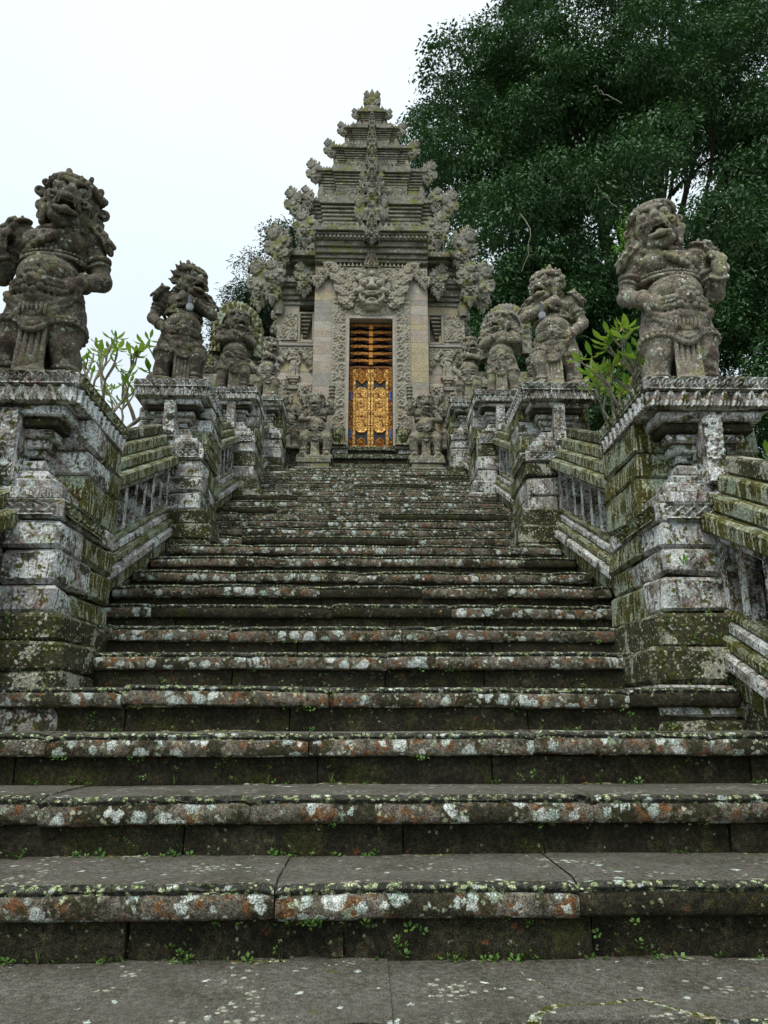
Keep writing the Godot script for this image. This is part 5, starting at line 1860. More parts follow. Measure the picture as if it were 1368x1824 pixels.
func build_gate() -> void:
	var gate := thing("temple_gate", "tall tiered stone temple gate with gilded double door under a demon mask", "temple gate", P(GATE_X, GY, GZ))
	# core of the building
	var core := part(gate, "core")
	gb(core, "core_wall", -1.44, -0.56, 6.2, 12.2, 17.14, 20.0, any("sand_grey"))
	gb(core, "core_wall", 0.56, 1.44, 6.2, 12.2, 17.14, 20.0, any("sand_grey"))
	gb(core, "core_wall", -0.558, 0.558, 10.57, 12.2, 17.14, 20.0, any("sand_grey"))
	gb(core, "core_wall", -0.558, 0.558, 6.2, 7.03, 17.1, 20.0, any("sand_grey"))
	# plain banded pillars
	for s: float in [-1.0, 1.0]:
		var pil := part(gate, "pillar")
		var y := 7.2
		while y < 11.95:
			var h := minf(rng.randf_range(0.14, 0.36), 12.0 - y)
			var kind: String = ["sand_warm", "sand", "sand", "sand_rose", "sand_rose", "sand_grey"][rng.randi() % 6]
			gb(pil, "pillar_stone", s * 0.955, s * 1.425, y + 0.001, y + h - 0.001, 17.03, 17.2, any(kind), 0.003, 0.0015)
			y += h
		gb(pil, "base_stone", s * 0.62, s * 1.45, 6.9, 7.2, 16.95, 17.2, any("tower"))
		gb(pil, "base_stone", s * 0.60, s * 1.48, 6.2, 6.898, 16.9, 17.2, any("tower"))
		# stepped bunches of leaves under the cornice
		for i in 3:
			cluster(pil, s * (1.08 + 0.14 * i), 11.72 - 0.2 * i, 16.99, 0.34, 0.42, any("carved"))
	# carved surround
	var sur := part(gate, "carved_surround")
	put(sur, "scroll_panel", relief(1.95, 4.4, 0.017, func(x: float, y: float) -> float:
		if absf(x) < 0.585 and y < 3.0:
			return -0.01
		var e := minf(0.975 - absf(x), 9.0)
		var rim := 1.0 if absf(x) < 0.64 and y < 3.06 else 0.0
		if rim > 0.0:
			return 0.05
		var a := scrolls(absf(x) + 3.0, y, 0.255, 31)
		var b := scrolls(absf(x) + 7.0, y + 2.0, 0.13, 33)
		return 0.012 + 0.07 * maxf(a, b * 0.6) * clampf(e * 14.0, 0.2, 1.0), null), any("carved"), gp(0, 7.55, 17.02))
	put(sur, "demon_mask", fig_mesh("mask"), any("carved"), gp(0.01, 11.2, 17.0), Vector3(0.1, 0, 0))
	for s: float in [-1.0, 1.0]:
		for i in 3:
			antefix(sur, s * (0.62 + 0.11 * i), 10.75 + 0.33 * i, 16.93, 0.36, 0.55, s, 0.0, any("carved"))
			# the row of stone curls under the mask
		for i in 5:
			put(sur, "curl", torus_mesh(0.07, 0.035), any("carved"), gp(s * (0.08 + 0.13 * i), 10.66 + 0.015 * i * i, 16.98), Vector3(PI / 2, 0, 0))
	crest(sur, "crest", 0.0, 11.82, 16.9, 0.52, 0.62, any("carved"))
	leaf_row(sur, -0.95, 0.95, 12.0, 16.98, 0.1, any("carved"), 0.0)
	door(gate)
	wing(gate, -1.0)
	wing(gate, 1.0)
	# centre cornice over the door
	var cc := part(gate, "centre_cornice")
	layer(cc, "cornice", 1.45, 12.12, 12.2, 16.98, 20.0, any("tower"))
	layer(cc, "cornice", 1.44, 12.203, 12.32, 16.93, 20.0, any("tower"))
	layer(cc, "cornice", 1.44, 12.323, 12.47, 16.86, 20.0, any("tower"))
	layer(cc, "cornice", 1.45, 12.473, 12.62, 16.80, 20.0, any("tower"))
	layer(cc, "cornice", 1.46, 12.623, 12.74, 16.73, 20.0, any("tower"))
	layer(cc, "cornice", 1.47, 12.743, 12.80, 16.69, 20.0, any("tower"))
	layer(cc, "cornice", 1.50, 12.803, 12.93, 16.62, 20.0, any("tower"), 5)
	dentil_row(cc, 1.42, 12.645, 0.07, 16.72, any("tower"))
	leaf_row(cc, -1.45, 1.45, 12.93, 16.64, 0.14, any("tower"))
	crest(cc, "crest", 0.0, 12.45, 16.6, 0.46, 0.95, any("tower"))
	cluster(cc, 0.0, 12.3, 16.57, 0.42, 0.5, any("tower"))
	for s: float in [-1.0, 1.0]:
		antefix(cc, s * 1.68, 12.65, 16.75, 0.55, 0.8, s, 0.0, any("tower"), -0.08)
		cluster(cc, s * 1.68, 12.3, 16.72, 0.55, 0.62, any("tower"))
	# shoulders
	var sh := part(gate, "shoulder")
	layer(sh, "body", 2.28, 11.74, 12.5, 17.72, 19.7, any("tower"))
	layer(sh, "moulding", 2.33, 11.742, 11.9, 17.62, 19.75, any("tower"))
	layer(sh, "moulding", 2.30, 12.2, 12.3, 17.66, 19.72, any("tower"))
	layer(sh, "cornice", 2.36, 12.503, 12.62, 17.56, 19.8, any("tower"))
	layer(sh, "cornice", 2.44, 12.623, 12.78, 17.46, 19.85, any("tower"), 6)
	leaf_row(sh, -2.4, 2.4, 12.78, 17.5, 0.1, any("tower"))
	for s: float in [-1.0, 1.0]:
		antefix(sh, s * 2.42, 12.42, 17.45, 0.68, 1.05, s, s * 0.3, any("tower"))
		cluster(sh, s * 2.36, 12.05, 17.4, 0.5, 0.65, any("tower"))
		antefix(sh, s * 2.3, 12.42, 19.75, 0.66, 1.0, s, s * 1.2, any("tower"))
	# storeys, each smaller than the one below
	tier(gate, 12.93, 14.24, 14.44, 1.86, 2.02, 17.55, 2.1, 0.78, 1.72)
	tier(gate, 14.44, 15.42, 15.58, 1.40, 1.52, 17.75, 1.75, 0.68, 0.0)
	tier(gate, 15.58, 16.39, 16.52, 1.02, 1.12, 17.95, 1.4, 0.56, 0.0)
	tier(gate, 16.52, 17.23, 17.35, 0.72, 0.80, 18.12, 1.1, 0.46, 0.0)
	tier(gate, 17.35, 17.97, 18.08, 0.38, 0.44, 18.3, 0.75, 0.36, 0.0)
	# figures and leaves up the middle
	var front := part(gate, "frontispiece")
	var seat := put(front, "seated_figure", fig_mesh("door_left_small"), any("tower"), gp(0, 13.42, 17.2))
	seat.scale = Vector3(0.55, 0.6, 0.5)
	crest(front, "crest", 0.0, 13.4, 17.4, 0.72, 1.3, any("tower"))
	for s: float in [-1.0, 1.0]:
		antefix(front, s * 0.27, 13.42, 17.25, 0.32, 0.85, s, 0.0, any("tower"))
		antefix(front, s * 0.2, 14.62, 17.48, 0.24, 0.6, s, 0.0, any("tower"))
	crest(front, "crest", 0.0, 14.6, 17.5, 0.52, 0.95, any("tower"))
	cluster(front, 0.0, 14.35, 17.42, 0.44, 0.55, any("tower"))
	var seat2 := put(front, "seated_figure", fig_mesh("door_left_small"), any("tower"), gp(0, 14.78, 17.52))
	seat2.scale = Vector3(0.36, 0.4, 0.32)
	crest(front, "crest", 0.0, 15.62, 17.7, 0.46, 0.85, any("tower"))
	cluster(front, 0.0, 15.4, 17.6, 0.38, 0.45, any("tower"))
	cluster(front, 0.0, 15.95, 17.7, 0.3, 0.38, any("tower"))
	crest(front, "crest", 0.0, 16.5, 17.9, 0.38, 0.75, any("tower"))
	cluster(front, 0.0, 16.3, 17.82, 0.32, 0.38, any("tower"))
	crest(front, "crest", 0.0, 17.3, 18.12, 0.3, 0.6, any("tower"))
	cluster(front, 0.0, 17.15, 18.02, 0.26, 0.32, any("tower"))
	# finial
	var fin := part(gate, "finial")
	layer(fin, "finial_base", 0.26, 18.08, 18.3, 18.42, 18.94, any("tower"))
	layer(fin, "finial_base", 0.17, 18.303, 18.5, 18.5, 18.85, any("tower"))
	for s: float in [-1.0, 1.0]:
		antefix(fin, s * 0.1, 18.48, 18.6, 0.26, 0.55, s, 0.0, any("tower"))
		antefix(fin, s * 0.1, 18.48, 18.75, 0.26, 0.55, s, 0.0, any("tower"))
	var spire := Shape.new()
	spire.tube(PackedVector3Array([Vector3(0, 0, 0), Vector3(0, 0.2, 0), Vector3(0, 0.4, 0), Vector3(0, 0.55, 0), Vector3(0, 0.68, 0), Vector3(0, 0.76, 0)]), PackedFloat32Array([0.1, 0.12, 0.07, 0.085, 0.03, 0.004]), 8)
	put(fin, "spire", spire.mesh(), any("tower"), gp(0, 18.5, 18.67))


func side_wall(s: float, label: String) -> void:
	var t := thing("side_wall", label, "wall", P(s * 3.7 + GATE_X, GY, 17.9))
	t.set_meta("kind", "thing")
	var l := 1.25
	var y := -0.3
	var c := 0
	while y < 2.5:
		var h := 0.3
		var cut := -0.35 if c % 2 == 0 else 0.3
		block(t, "wall_stone", -l, cut - 0.003, y, y + h - 0.004, 0.0, 0.6, any("tower"), 0.012, 0.005, 0.004)
		block(t, "wall_stone", cut + 0.003, l, y, y + h - 0.004, 0.0, 0.6, any("tower"), 0.012, 0.005, 0.004)
		y += h
		c += 1
	for i in 5:
		var out: float = [0.1, 0.17, 0.22, 0.14, 0.05][i]
		block(t, "capping", -l, l, 2.5 + 0.13 * i, 2.626 + 0.13 * i, -out, 0.6 + out, any("tower"), 0.014, 0.006, 0.003)
	block(t, "ridge_stone", -l, l, 3.15, 3.4, 0.15, 0.45, any("tower"), 0.05, 0.01)
	for i in 2:
		if not ornament.has("scroll_end"):
			ornament["scroll_end"] = relief(0.6, 0.8, 0.016, func(px: float, py: float) -> float: return antefix_height(px, py, 0.6, 0.8, 3), null, true)
		put(t, "scroll_ornament", ornament["scroll_end"], any("tower"), P(-0.5 + i * 1.1, 3.2, 0.05))


# ---------------------------------------------------------------- plants

func leaf_clump(sd: int, count: int, spread: float, length: float, width: float, droop: float) -> ArrayMesh:
	# a spray of single leaves, each folded along its rib
	var r := RandomNumberGenerator.new()
	r.seed = sd
	var m := Shape.new()
	for i in count:
		var a := r.randf() * TAU
		var up := r.randf_range(-0.9, 0.8)
		var at := Vector3(cos(a) * sqrt(r.randf()) * spread, up * spread * 0.6, sin(a) * sqrt(r.randf()) * spread)
		var dir := (Vector3(cos(a), -droop + r.randf_range(-0.5, 0.5), sin(a))).normalized()
		var side := dir.cross(Vector3(r.randf_range(-0.6, 0.6), 1, r.randf_range(-0.6, 0.6))).normalized()
		var nrm := side.cross(dir).normalized()
		var l := length * r.randf_range(0.7, 1.3)
		var w := width * r.randf_range(0.8, 1.2)
		var mid := at + dir * l * 0.5
		var tip := at + dir * l - nrm * l * 0.12
		var b := mid + side * w * 0.5 + nrm * w * 0.12
		var c := mid - side * w * 0.5 + nrm * w * 0.12
		m.tri(at, b, tip)
		m.tri(at, tip, c)
	return m.mesh()


func scatter(parent: Node, called: String, mesh: Mesh, mat: Material, xf: Array[Transform3D], cols: PackedColorArray, stuff := true) -> void:
	var mm := MultiMesh.new()
	mm.transform_format = MultiMesh.TRANSFORM_3D
	mm.use_colors = true
	mm.mesh = mesh
	mm.instance_count = xf.size()
	for i in xf.size():
		mm.set_instance_transform(i, xf[i])
		mm.set_instance_color(i, cols[i])
	var o := MultiMeshInstance3D.new()
	o.name = free_name(parent, called)
	o.multimesh = mm
	o.material_override = mat
	parent.add_child(o)
	if stuff:
		o.set_meta("kind", "stuff")


func limb(parent: Node, called: String, from: Vector3, to: Vector3, r0: float, r1: float, bend: float, r: RandomNumberGenerator, mat: Material) -> PackedVector3Array:
	var pts := PackedVector3Array()
	var rad := PackedFloat32Array()
	var n := 8
	var side := Vector3(r.randf_range(-1, 1), r.randf_range(-0.4, 0.7), r.randf_range(-1, 1)) * bend
	for i in n + 1:
		var t := float(i) / n
		pts.append(from.lerp(to, t) + side * sin(t * PI) + Vector3(r.randf_range(-1, 1), r.randf_range(-1, 1), r.randf_range(-1, 1)) * bend * 0.1)
		rad.append(lerpf(r0, r1, sqrt(t)))
	var m := Shape.new()
	m.tube(pts, rad, 8)
	put(parent, called, m.mesh(), mat)
	return pts


func crown(parent: Node, called: String, blobs: Array, per_area: float, size: float, sd: int, dark: Color, light: Color, meshes: Array, droop: float) -> void:
	# sprays over the billows of a crown: [centre, radius]
	var r := RandomNumberGenerator.new()
	r.seed = sd
	var sets := []
	for k in meshes.size():
		var x: Array[Transform3D] = []
		sets.append([x, PackedColorArray()])
	for b: Array in blobs:
		var c: Vector3 = b[0]
		var rad: float = b[1]
		var tone := r.randf()
		var n := int(per_area * rad * rad)
		for i in n:
			var d := Vector3(r.randfn(), r.randfn() * 0.7 + 0.45, r.randfn()).normalized()
			var depth := sqrt(r.randf_range(0.45, 1.0)) * rad
			if r.randf() < 0.12:
				depth *= r.randf_range(1.0, 1.3)
			var at := c + d * depth * Vector3(1.0, 0.55, 1.0) - Vector3(0, 0.22 * rad * (d.x * d.x + d.z * d.z), 0)
			var b3 := Basis.from_euler(Vector3(r.randf_range(-0.5, 0.5), r.randf() * TAU, r.randf_range(-0.5, 0.5)))
			var s := size * r.randf_range(0.7, 1.3)
			var k := r.randi() % meshes.size()
			var col := dark.lerp(light, clampf(tone * 0.4 + r.randf() * 0.6, 0.0, 1.0))
			sets[k][0].append(Transform3D(b3.scaled(Vector3(s, s, s)), at))
			sets[k][1].append(col)
	for k in meshes.size():
		scatter(parent, called, meshes[k], any("leaf_dark"), sets[k][0], sets[k][1])


func banyan() -> void:
	var r := RandomNumberGenerator.new()
	r.seed = 404
	var base := Vector3(14.5, 6.0, -36.0)
	var t := thing("banyan_tree", "huge dark banyan tree filling the sky to the right of the gate", "tree", base)
	var bark: Material = any("bark")
	var clumps := [leaf_clump(1, 22, 0.42, 0.23, 0.1, 0.6), leaf_clump(2, 22, 0.5, 0.22, 0.095, 0.9), leaf_clump(3, 20, 0.4, 0.25, 0.105, 0.45)]
	# trunk of fused stems
	var trunk := Shape.new()
	for i in 9:
		var a := TAU * i / 9.0
		var pts := PackedVector3Array()
		var rad := PackedFloat32Array()
		for k in 9:
			var q := k / 8.0
			pts.append(Vector3(cos(a + q * 0.6) * (1.9 - 0.9 * q), q * 14.0, sin(a + q * 0.6) * (1.9 - 0.9 * q)))
			rad.append(lerpf(0.95, 0.55, q))
		trunk.tube(pts, rad, 8)
	put(t, "trunk", trunk.mesh(), bark)
	var blobs := []
	# limbs spread from the trunk, each carrying billows of leaves
	var ends := []
	for i in 34:
		var a := TAU * i / 34.0 * 2.0 + r.randf_range(-0.25, 0.25)
		var lvl := float(i) / 33.0
		var from := Vector3(r.randf_range(-0.6, 0.6), lerpf(6.0, 15.0, lvl), r.randf_range(-0.6, 0.6))
		var reach := lerpf(11.5, 6.5, lvl) * r.randf_range(0.75, 1.1)
		var to := from + Vector3(cos(a) * reach * 1.12, lerpf(1.5, 21.0, lvl) * r.randf_range(0.8, 1.15), sin(a) * reach * 0.8)
		var pts := limb(t, "limb", from, to, lerpf(0.55, 0.35, lvl), 0.07, 1.2, r, bark)
		for q in 3:
			var p := pts[4 + q]
			var out := to + Vector3(r.randf_range(-3.5, 3.5), r.randf_range(-1.5, 3), r.randf_range(-3, 3))
			limb(t, "branch", p, out, 0.16, 0.03, 0.7, r, bark)
			ends.append(out)
			ends.append(p.lerp(out, 0.55))
		ends.append(to)
	for e: Vector3 in ends:
		blobs.append([e + Vector3(0, 0.3, 0), r.randf_range(1.15, 2.0)])
	# the shell of the crown: an uneven dome that hangs low all round
	for i in 210:
		var a := r.randf() * TAU
		var v := r.randf_range(-0.42, 1.0)
		var ring := sqrt(maxf(0.0, 1.0 - v * v)) if v > 0.0 else 1.0 + v * 0.15
		var lump := 0.86 + 0.2 * sin(a * 5.0 + v * 4.0) * sin(v * 7.0 + a)
		var p := Vector3(cos(a) * ring * 14.6, 14.5 + v * (24.0 if v > 0.0 else 17.0), sin(a) * ring * 9.5) * Vector3(lump, 1.0, lump)
		p += Vector3(r.randf_range(-1, 1), r.randf_range(-1, 1), r.randf_range(-1, 1)) * 1.1
		blobs.append([p, r.randf_range(1.1, 2.7)])
	crown(t, "crown", blobs, 20.0, 1.0, 77, Color(0.046, 0.112, 0.042), Color(0.082, 0.18, 0.060), clumps, 0.5)
	# bare hanging roots and twigs in front of the leaves
	for i in 5:
		var from := Vector3(r.randf_range(-9.0, 8.0), r.randf_range(10.0, 24.0), r.randf_range(8.2, 10.0))
		limb(t, "aerial_root", from, from + Vector3(r.randf_range(-1.4, 1.4), -r.randf_range(1.2, 3.2), r.randf_range(-0.3, 0.5)), 0.03, 0.012, 0.6, r, any("twig"))
	# a bright sprig low in the crown
	var sprig: Array[Transform3D] = []
	var cols := PackedColorArray()
	for i in 60:
		var p := Vector3(-4.0, 12.6, 11.0) + Vector3(r.randfn() * 0.38, r.randfn() * 0.42, r.randfn() * 0.3)
		sprig.append(Transform3D(Basis.from_euler(Vector3(r.randf(), r.randf() * TAU, r.randf())).scaled(Vector3.ONE * 0.7), p))
		cols.append(Color(0.09, 0.24, 0.02).lerp(Color(0.18, 0.36, 0.03), r.randf()))
	scatter(t, "bright_sprig", clumps[0], any("leaf_dark"), sprig, cols)


func left_tree() -> void:
	var r := RandomNumberGenerator.new()
	r.seed = 515
	var t := thing("feathery_tree", "feathery dark green tree standing behind the left shoulder of the gate", "tree", Vector3(-3.6, 6.0, -25.0))
	var clumps := [leaf_clump(4, 14, 0.42, 0.2, 0.06, 0.2), leaf_clump(5, 14, 0.5, 0.22, 0.055, 0.3)]
	limb(t, "trunk", Vector3.ZERO, Vector3(0.5, 9.0, 0), 0.35, 0.2, 0.3, r, any("bark"))
	var blobs := []
	for i in 16:
		var a := TAU * i / 16.0 * 3.0
		var from := Vector3(0.3, r.randf_range(5.5, 8.5), 0)
		var to := Vector3(r.randf_range(-2.3, 1.6), 0.0, sin(a) * 1.6)
		to.y = 8.3 + (to.x + 2.3) * 1.05 + r.randf_range(-1.8, 0.3)
		var pts := limb(t, "branch", from, to, 0.12, 0.02, 0.4, r, any("bark"))
		blobs.append([to, r.randf_range(0.5, 0.85)])
		blobs.append([pts[6], r.randf_range(0.5, 0.8)])
		blobs.append([to + Vector3(r.randf_range(-0.9, 0.9), r.randf_range(-0.6, 0.6), 0), r.randf_range(0.3, 0.6)])
	crown(t, "crown", blobs, 120.0, 0.7, 78, Color(0.036, 0.085, 0.036), Color(0.052, 0.115, 0.045), clumps, 0.3)


func backdrop_tree(label: String, at: Vector3, w: float, h: float, sd: int) -> void:
	var r := RandomNumberGenerator.new()
	r.seed = sd
	var t := thing("broadleaf_tree", label, "tree", at)
	var clumps := [leaf_clump(6, 22, 0.45, 0.20, 0.085, 0.4), leaf_clump(7, 22, 0.5, 0.19, 0.08, 0.5)]
	limb(t, "trunk", Vector3.ZERO, Vector3(0.3, h * 0.8, 0), 0.5, 0.2, 0.4, r, any("bark"))
	var blobs := []
	for i in 70:
		var d := Vector3(r.randfn(), r.randfn(), r.randfn()).normalized()
		blobs.append([Vector3(d.x * w * 0.5, h * 0.58 + d.y * h * 0.42, d.z * w * 0.4), r.randf_range(0.9, 1.7)])
	for i in 8:
		limb(t, "branch", Vector3(0, h * r.randf_range(0.3, 0.7), 0), blobs[i * 4][0], 0.15, 0.04, 0.5, r, any("bark"))
	crown(t, "crown", blobs, 32.0, 1.0, sd + 1, Color(0.046, 0.112, 0.042), Color(0.078, 0.172, 0.058), clumps, 0.4)


var frangipani_leaves: Array[ArrayMesh] = []

func frangipani_leaf(sd: int) -> ArrayMesh:
	# a long oval leaf, arched along its rib
	var r := RandomNumberGenerator.new()
	r.seed = sd
	var v := PackedVector3Array()
	var idx := PackedInt32Array()
	var n := 7
	var bow := r.randf_range(0.1, 0.3)
	for i in n + 1:
		var t := float(i) / n
		var w := 0.165 * pow(sin(PI * pow(t, 1.25)), 0.75) + 0.004
		var y := bow * t - bow * 1.5 * t * t
		for k in 3:
			var s := k - 1.0
			v.append(Vector3(s * w, y + absf(s) * w * 0.35 + 0.02 * sin(t * 9.0 + s), t))
	for i in n:
		for k in 2:
			var a := i * 3 + k
			idx.append_array([a, a + 3, a + 4, a, a + 4, a + 1])
	return smooth_mesh(v, idx)


func frangipani(label: String, at: Vector3, height: float, stems: int, tips: float, leaf_len: float, leaf_count: int, sd: int, lean: Vector3) -> void:
	if frangipani_leaves.is_empty():
		for i in 4:
			frangipani_leaves.append(frangipani_leaf(i + 1))
	var r := RandomNumberGenerator.new()
	r.seed = sd
	var t := thing("frangipani_shrub", label, "shrub", at)
	var todo := []
	for i in stems:
		var a := TAU * i / stems + r.randf_range(-0.4, 0.4)
		todo.append([Vector3(cos(a) * 0.05, 0, sin(a) * 0.05), (Vector3(cos(a) * 0.45, 1.0, sin(a) * 0.45) + lean).normalized(), height * 0.42, 0.026, 0])
	while not todo.is_empty():
		var b: Array = todo.pop_back()
		var dir: Vector3 = b[1]
		var pts := PackedVector3Array([b[0]])
		var rad := PackedFloat32Array([b[3]])
		for i in 4:
			dir = (dir + Vector3(r.randf_range(-0.2, 0.2), 0.09, r.randf_range(-0.2, 0.2))).normalized()
			pts.append(pts[pts.size() - 1] + dir * b[2] / 4.0)
			rad.append(b[3] * (1.0 - 0.1 * i))
		var m := Shape.new()
		m.tube(pts, rad, 6)
		put(t, "branch", m.mesh(), any("twig"))
		var tip := pts[pts.size() - 1]
		if b[4] < 3 and r.randf() < tips + (0.5 if b[4] < 2 else 0.0):
			for k in 2 if r.randf() < 0.6 else 3:
				var a := r.randf() * TAU
				todo.append([tip, (dir + Vector3(cos(a) * 0.75, 0.1, sin(a) * 0.75)).normalized(), b[2] * r.randf_range(0.5, 0.75), b[3] * 0.72, b[4] + 1])
		else:
			var spin := r.randf() * TAU
			var count := leaf_count + r.randi() % 3
			for k in count:
				var a := spin + k * 2.4
				var out := (Vector3(cos(a), r.randf_range(-0.35, 0.95), sin(a)) + dir * 0.3).normalized()
				var side := out.cross(Vector3.UP).normalized()
				var s := leaf_len * r.randf_range(0.5, 1.2)
				var o := put(t, "leaf", frangipani_leaves[r.randi() % 4], any(["frangipani_leaf", "frangipani_leaf", "frangipani_leaf_young", "frangipani_leaf_deep", "frangipani_leaf_deep", "frangipani_leaf_yellow" if r.randf() < 0.4 else "frangipani_leaf"][r.randi() % 6]), tip - dir * 0.02 * k * 0.5)
				o.basis = Basis(side, side.cross(out) * -1.0, out).orthonormalized().scaled(Vector3(s, s, s))


func weeds() -> void:
	# clover, seedlings and grass blades in the joints of the stair
	var r := RandomNumberGenerator.new()
	r.seed = 606
	var sprig := Shape.new()
	for i in 5:
		var a := TAU * i / 5.0 + r.randf_range(-0.4, 0.4)
		var d := Vector3(cos(a), r.randf_range(0.3, 1.0), sin(a)).normalized()
		var s := d.cross(Vector3.UP).normalized()
		var p := d * 0.008
		sprig.tri(p, p + d * 0.012 + s * 0.008, p + d * 0.022)
		sprig.tri(p, p + d * 0.022, p + d * 0.012 - s * 0.008)
	var grass := Shape.new()
	for i in 5:
		var a := TAU * i / 5.0
		var d := Vector3(cos(a) * 0.35, 1.0, sin(a) * 0.35).normalized()
		var s := Vector3(-sin(a), 0, cos(a)) * 0.0025
		grass.tri(-s, s, d * 0.045)
		grass.tri(s, -s, d * 0.045)
	var xs: Array[Transform3D] = []
	var xg: Array[Transform3D] = []
	var cs := PackedColorArray()
	var cg := PackedColorArray()
	for i in 330:
		var k := int(pow(r.randf(), 1.5) * 14.0)
		var x := r.randf_range(-2.0, 2.0)
		var y := RISE * k + 0.002
		var z := FIRST + RUN * (k + 1) + 0.03
		var where := r.randf()
		for q in r.randi_range(1, 7):
			var at := P(x + r.randfn() * 0.03, y + (0.0 if where < 0.6 else r.randf_range(0.0, 0.13)) + absf(r.randfn()) * 0.008, z)
			if where > 0.85:
				at = P(x + r.randfn() * 0.03, RISE * (k + 1) - 0.116, z - 0.03)
			xs.append(Transform3D(Basis.from_euler(Vector3(r.randf_range(0.2, 1.2), r.randf() * TAU, r.randf_range(-0.4, 0.4))).scaled(Vector3.ONE * (pow(r.randf(), 1.6) * 0.8 + 0.15)), at))
			cs.append(Color(0.05, 0.13, 0.02).lerp(Color(0.13, 0.24, 0.05), r.randf()))
		if r.randf() < 0.2:
			xg.append(Transform3D(Basis.from_euler(Vector3(0, r.randf() * TAU, r.randf_range(-0.3, 0.3))).scaled(Vector3.ONE * r.randf_range(0.5, 1.5)), P(x, y, z)))
			cg.append(Color(0.09, 0.19, 0.03).lerp(Color(0.22, 0.26, 0.08), r.randf()))
	# seedlings round the foot of the nearest piers
	for i in 260:
		var s := 1.0 if r.randf() < 0.5 else -1.0
		var at := P(s * r.randf_range(1.76, 2.4), r.randf_range(0.75, 1.42), r.randf_range(4.4, 4.5))
		xs.append(Transform3D(Basis.from_euler(Vector3(r.randf_range(0.4, 1.4), r.randf() * TAU, 0)).scaled(Vector3.ONE * r.randf_range(0.35, 0.95)), at))
		cs.append(Color(0.05, 0.13, 0.02).lerp(Color(0.12, 0.22, 0.04), r.randf()))
	var t := thing("stair_weeds", "tiny green clover and grass sprouting from the joints of the steps", "weeds")
	t.set_meta("kind", "stuff")
	scatter(t, "clover", sprig.mesh(), any("leaf_fresh"), xs, cs)
	scatter(t, "grass", grass.mesh(), any("leaf_fresh"), xg, cg)


func seedling(label: String, at: Vector3, size: float, sd: int, count: int) -> void:
	var r := RandomNumberGenerator.new()
	r.seed = sd
	var t := thing("seedling", label, "plant", at)
	for k in count:
		var a := k * 2.4 + r.randf()
		var out := Vector3(cos(a), r.randf_range(0.5, 1.6), sin(a)).normalized()
		var side := out.cross(Vector3.UP).normalized()
		var s := size * r.randf_range(0.6, 1.1)
		var o := put(t, "leaf", frangipani_leaves[r.randi() % 4], any("frangipani_leaf_young" if r.randf() < 0.6 else "frangipani_leaf"), out * size * 0.25)
		o.basis = Basis(side, side.cross(out) * -1.0, out).orthonormalized().scaled(Vector3(s, s, s))
		var m := Shape.new()
		m.tube(PackedVector3Array([Vector3.ZERO, out * size * 0.3]), PackedFloat32Array([size * 0.02, size * 0.012]), 5)
		put(t, "stalk", m.mesh(), any("frangipani_leaf_deep"))


# ---------------------------------------------------------------- the scene

func statue(mesh: String, label: String, at: Vector3, turn: float, size: float, mat: String, group: String) -> Node3D:
	var t := thing("guardian_statue", label, "statue", at, turn, group)
	var o := put(t, "body", fig_mesh(mesh), any(mat))
	o.scale = Vector3.ONE * size
	return t


func halo(t: Node3D, mat: Material) -> void:
	if not ornament.has("halo"):
		ornament["halo"] = relief(0.98, 1.15, 0.018, func(px: float, py: float) -> float:
			var d := Vector2(px / 0.47, (py - 0.5) / 0.6)
			var q := d.length() if py > 0.5 else absf(d.x)
			if q > 1.0 + 0.05 * sin(atan2(d.y, d.x) * 40.0) * 0.4:
				return -0.01
			if q > 0.72:
				return 0.06 + 0.03 * absf(sin(atan2(d.y, d.x) * 14.0)) * smoothstep(1.0, 0.86, q)
			return 0.1 if q > 0.62 else 0.035, null, true)
	put(t, "halo", ornament["halo"], mat, Vector3(0.06, 0.95, -0.2))


func bulb(label: String, at: Vector3) -> void:
	var t := thing("light_bulb", label, "light bulb", at)
	var s := Shape.new()
	s.tube(PackedVector3Array([Vector3(0, 0.19, 0), Vector3(0, 0.17, 0), Vector3(0, 0.1, 0), Vector3(0.005, 0.075, 0)]), PackedFloat32Array([0.01, 0.026, 0.03, 0.028]), 10)
	put(t, "socket", s.mesh(), any("socket"))
	var g := Shape.new()
	var pts := PackedVector3Array()
	var rad := PackedFloat32Array()
	for i in 9:
		var a := PI * i / 8.0
		pts.append(Vector3(0.004, 0.03 + cos(a) * 0.05, 0))
		rad.append(maxf(sin(a) * 0.05, 0.002))
	rad[0] = 0.02
	g.tube(pts, rad, 12)
	put(t, "glass", g.mesh(), any("glass_white"))


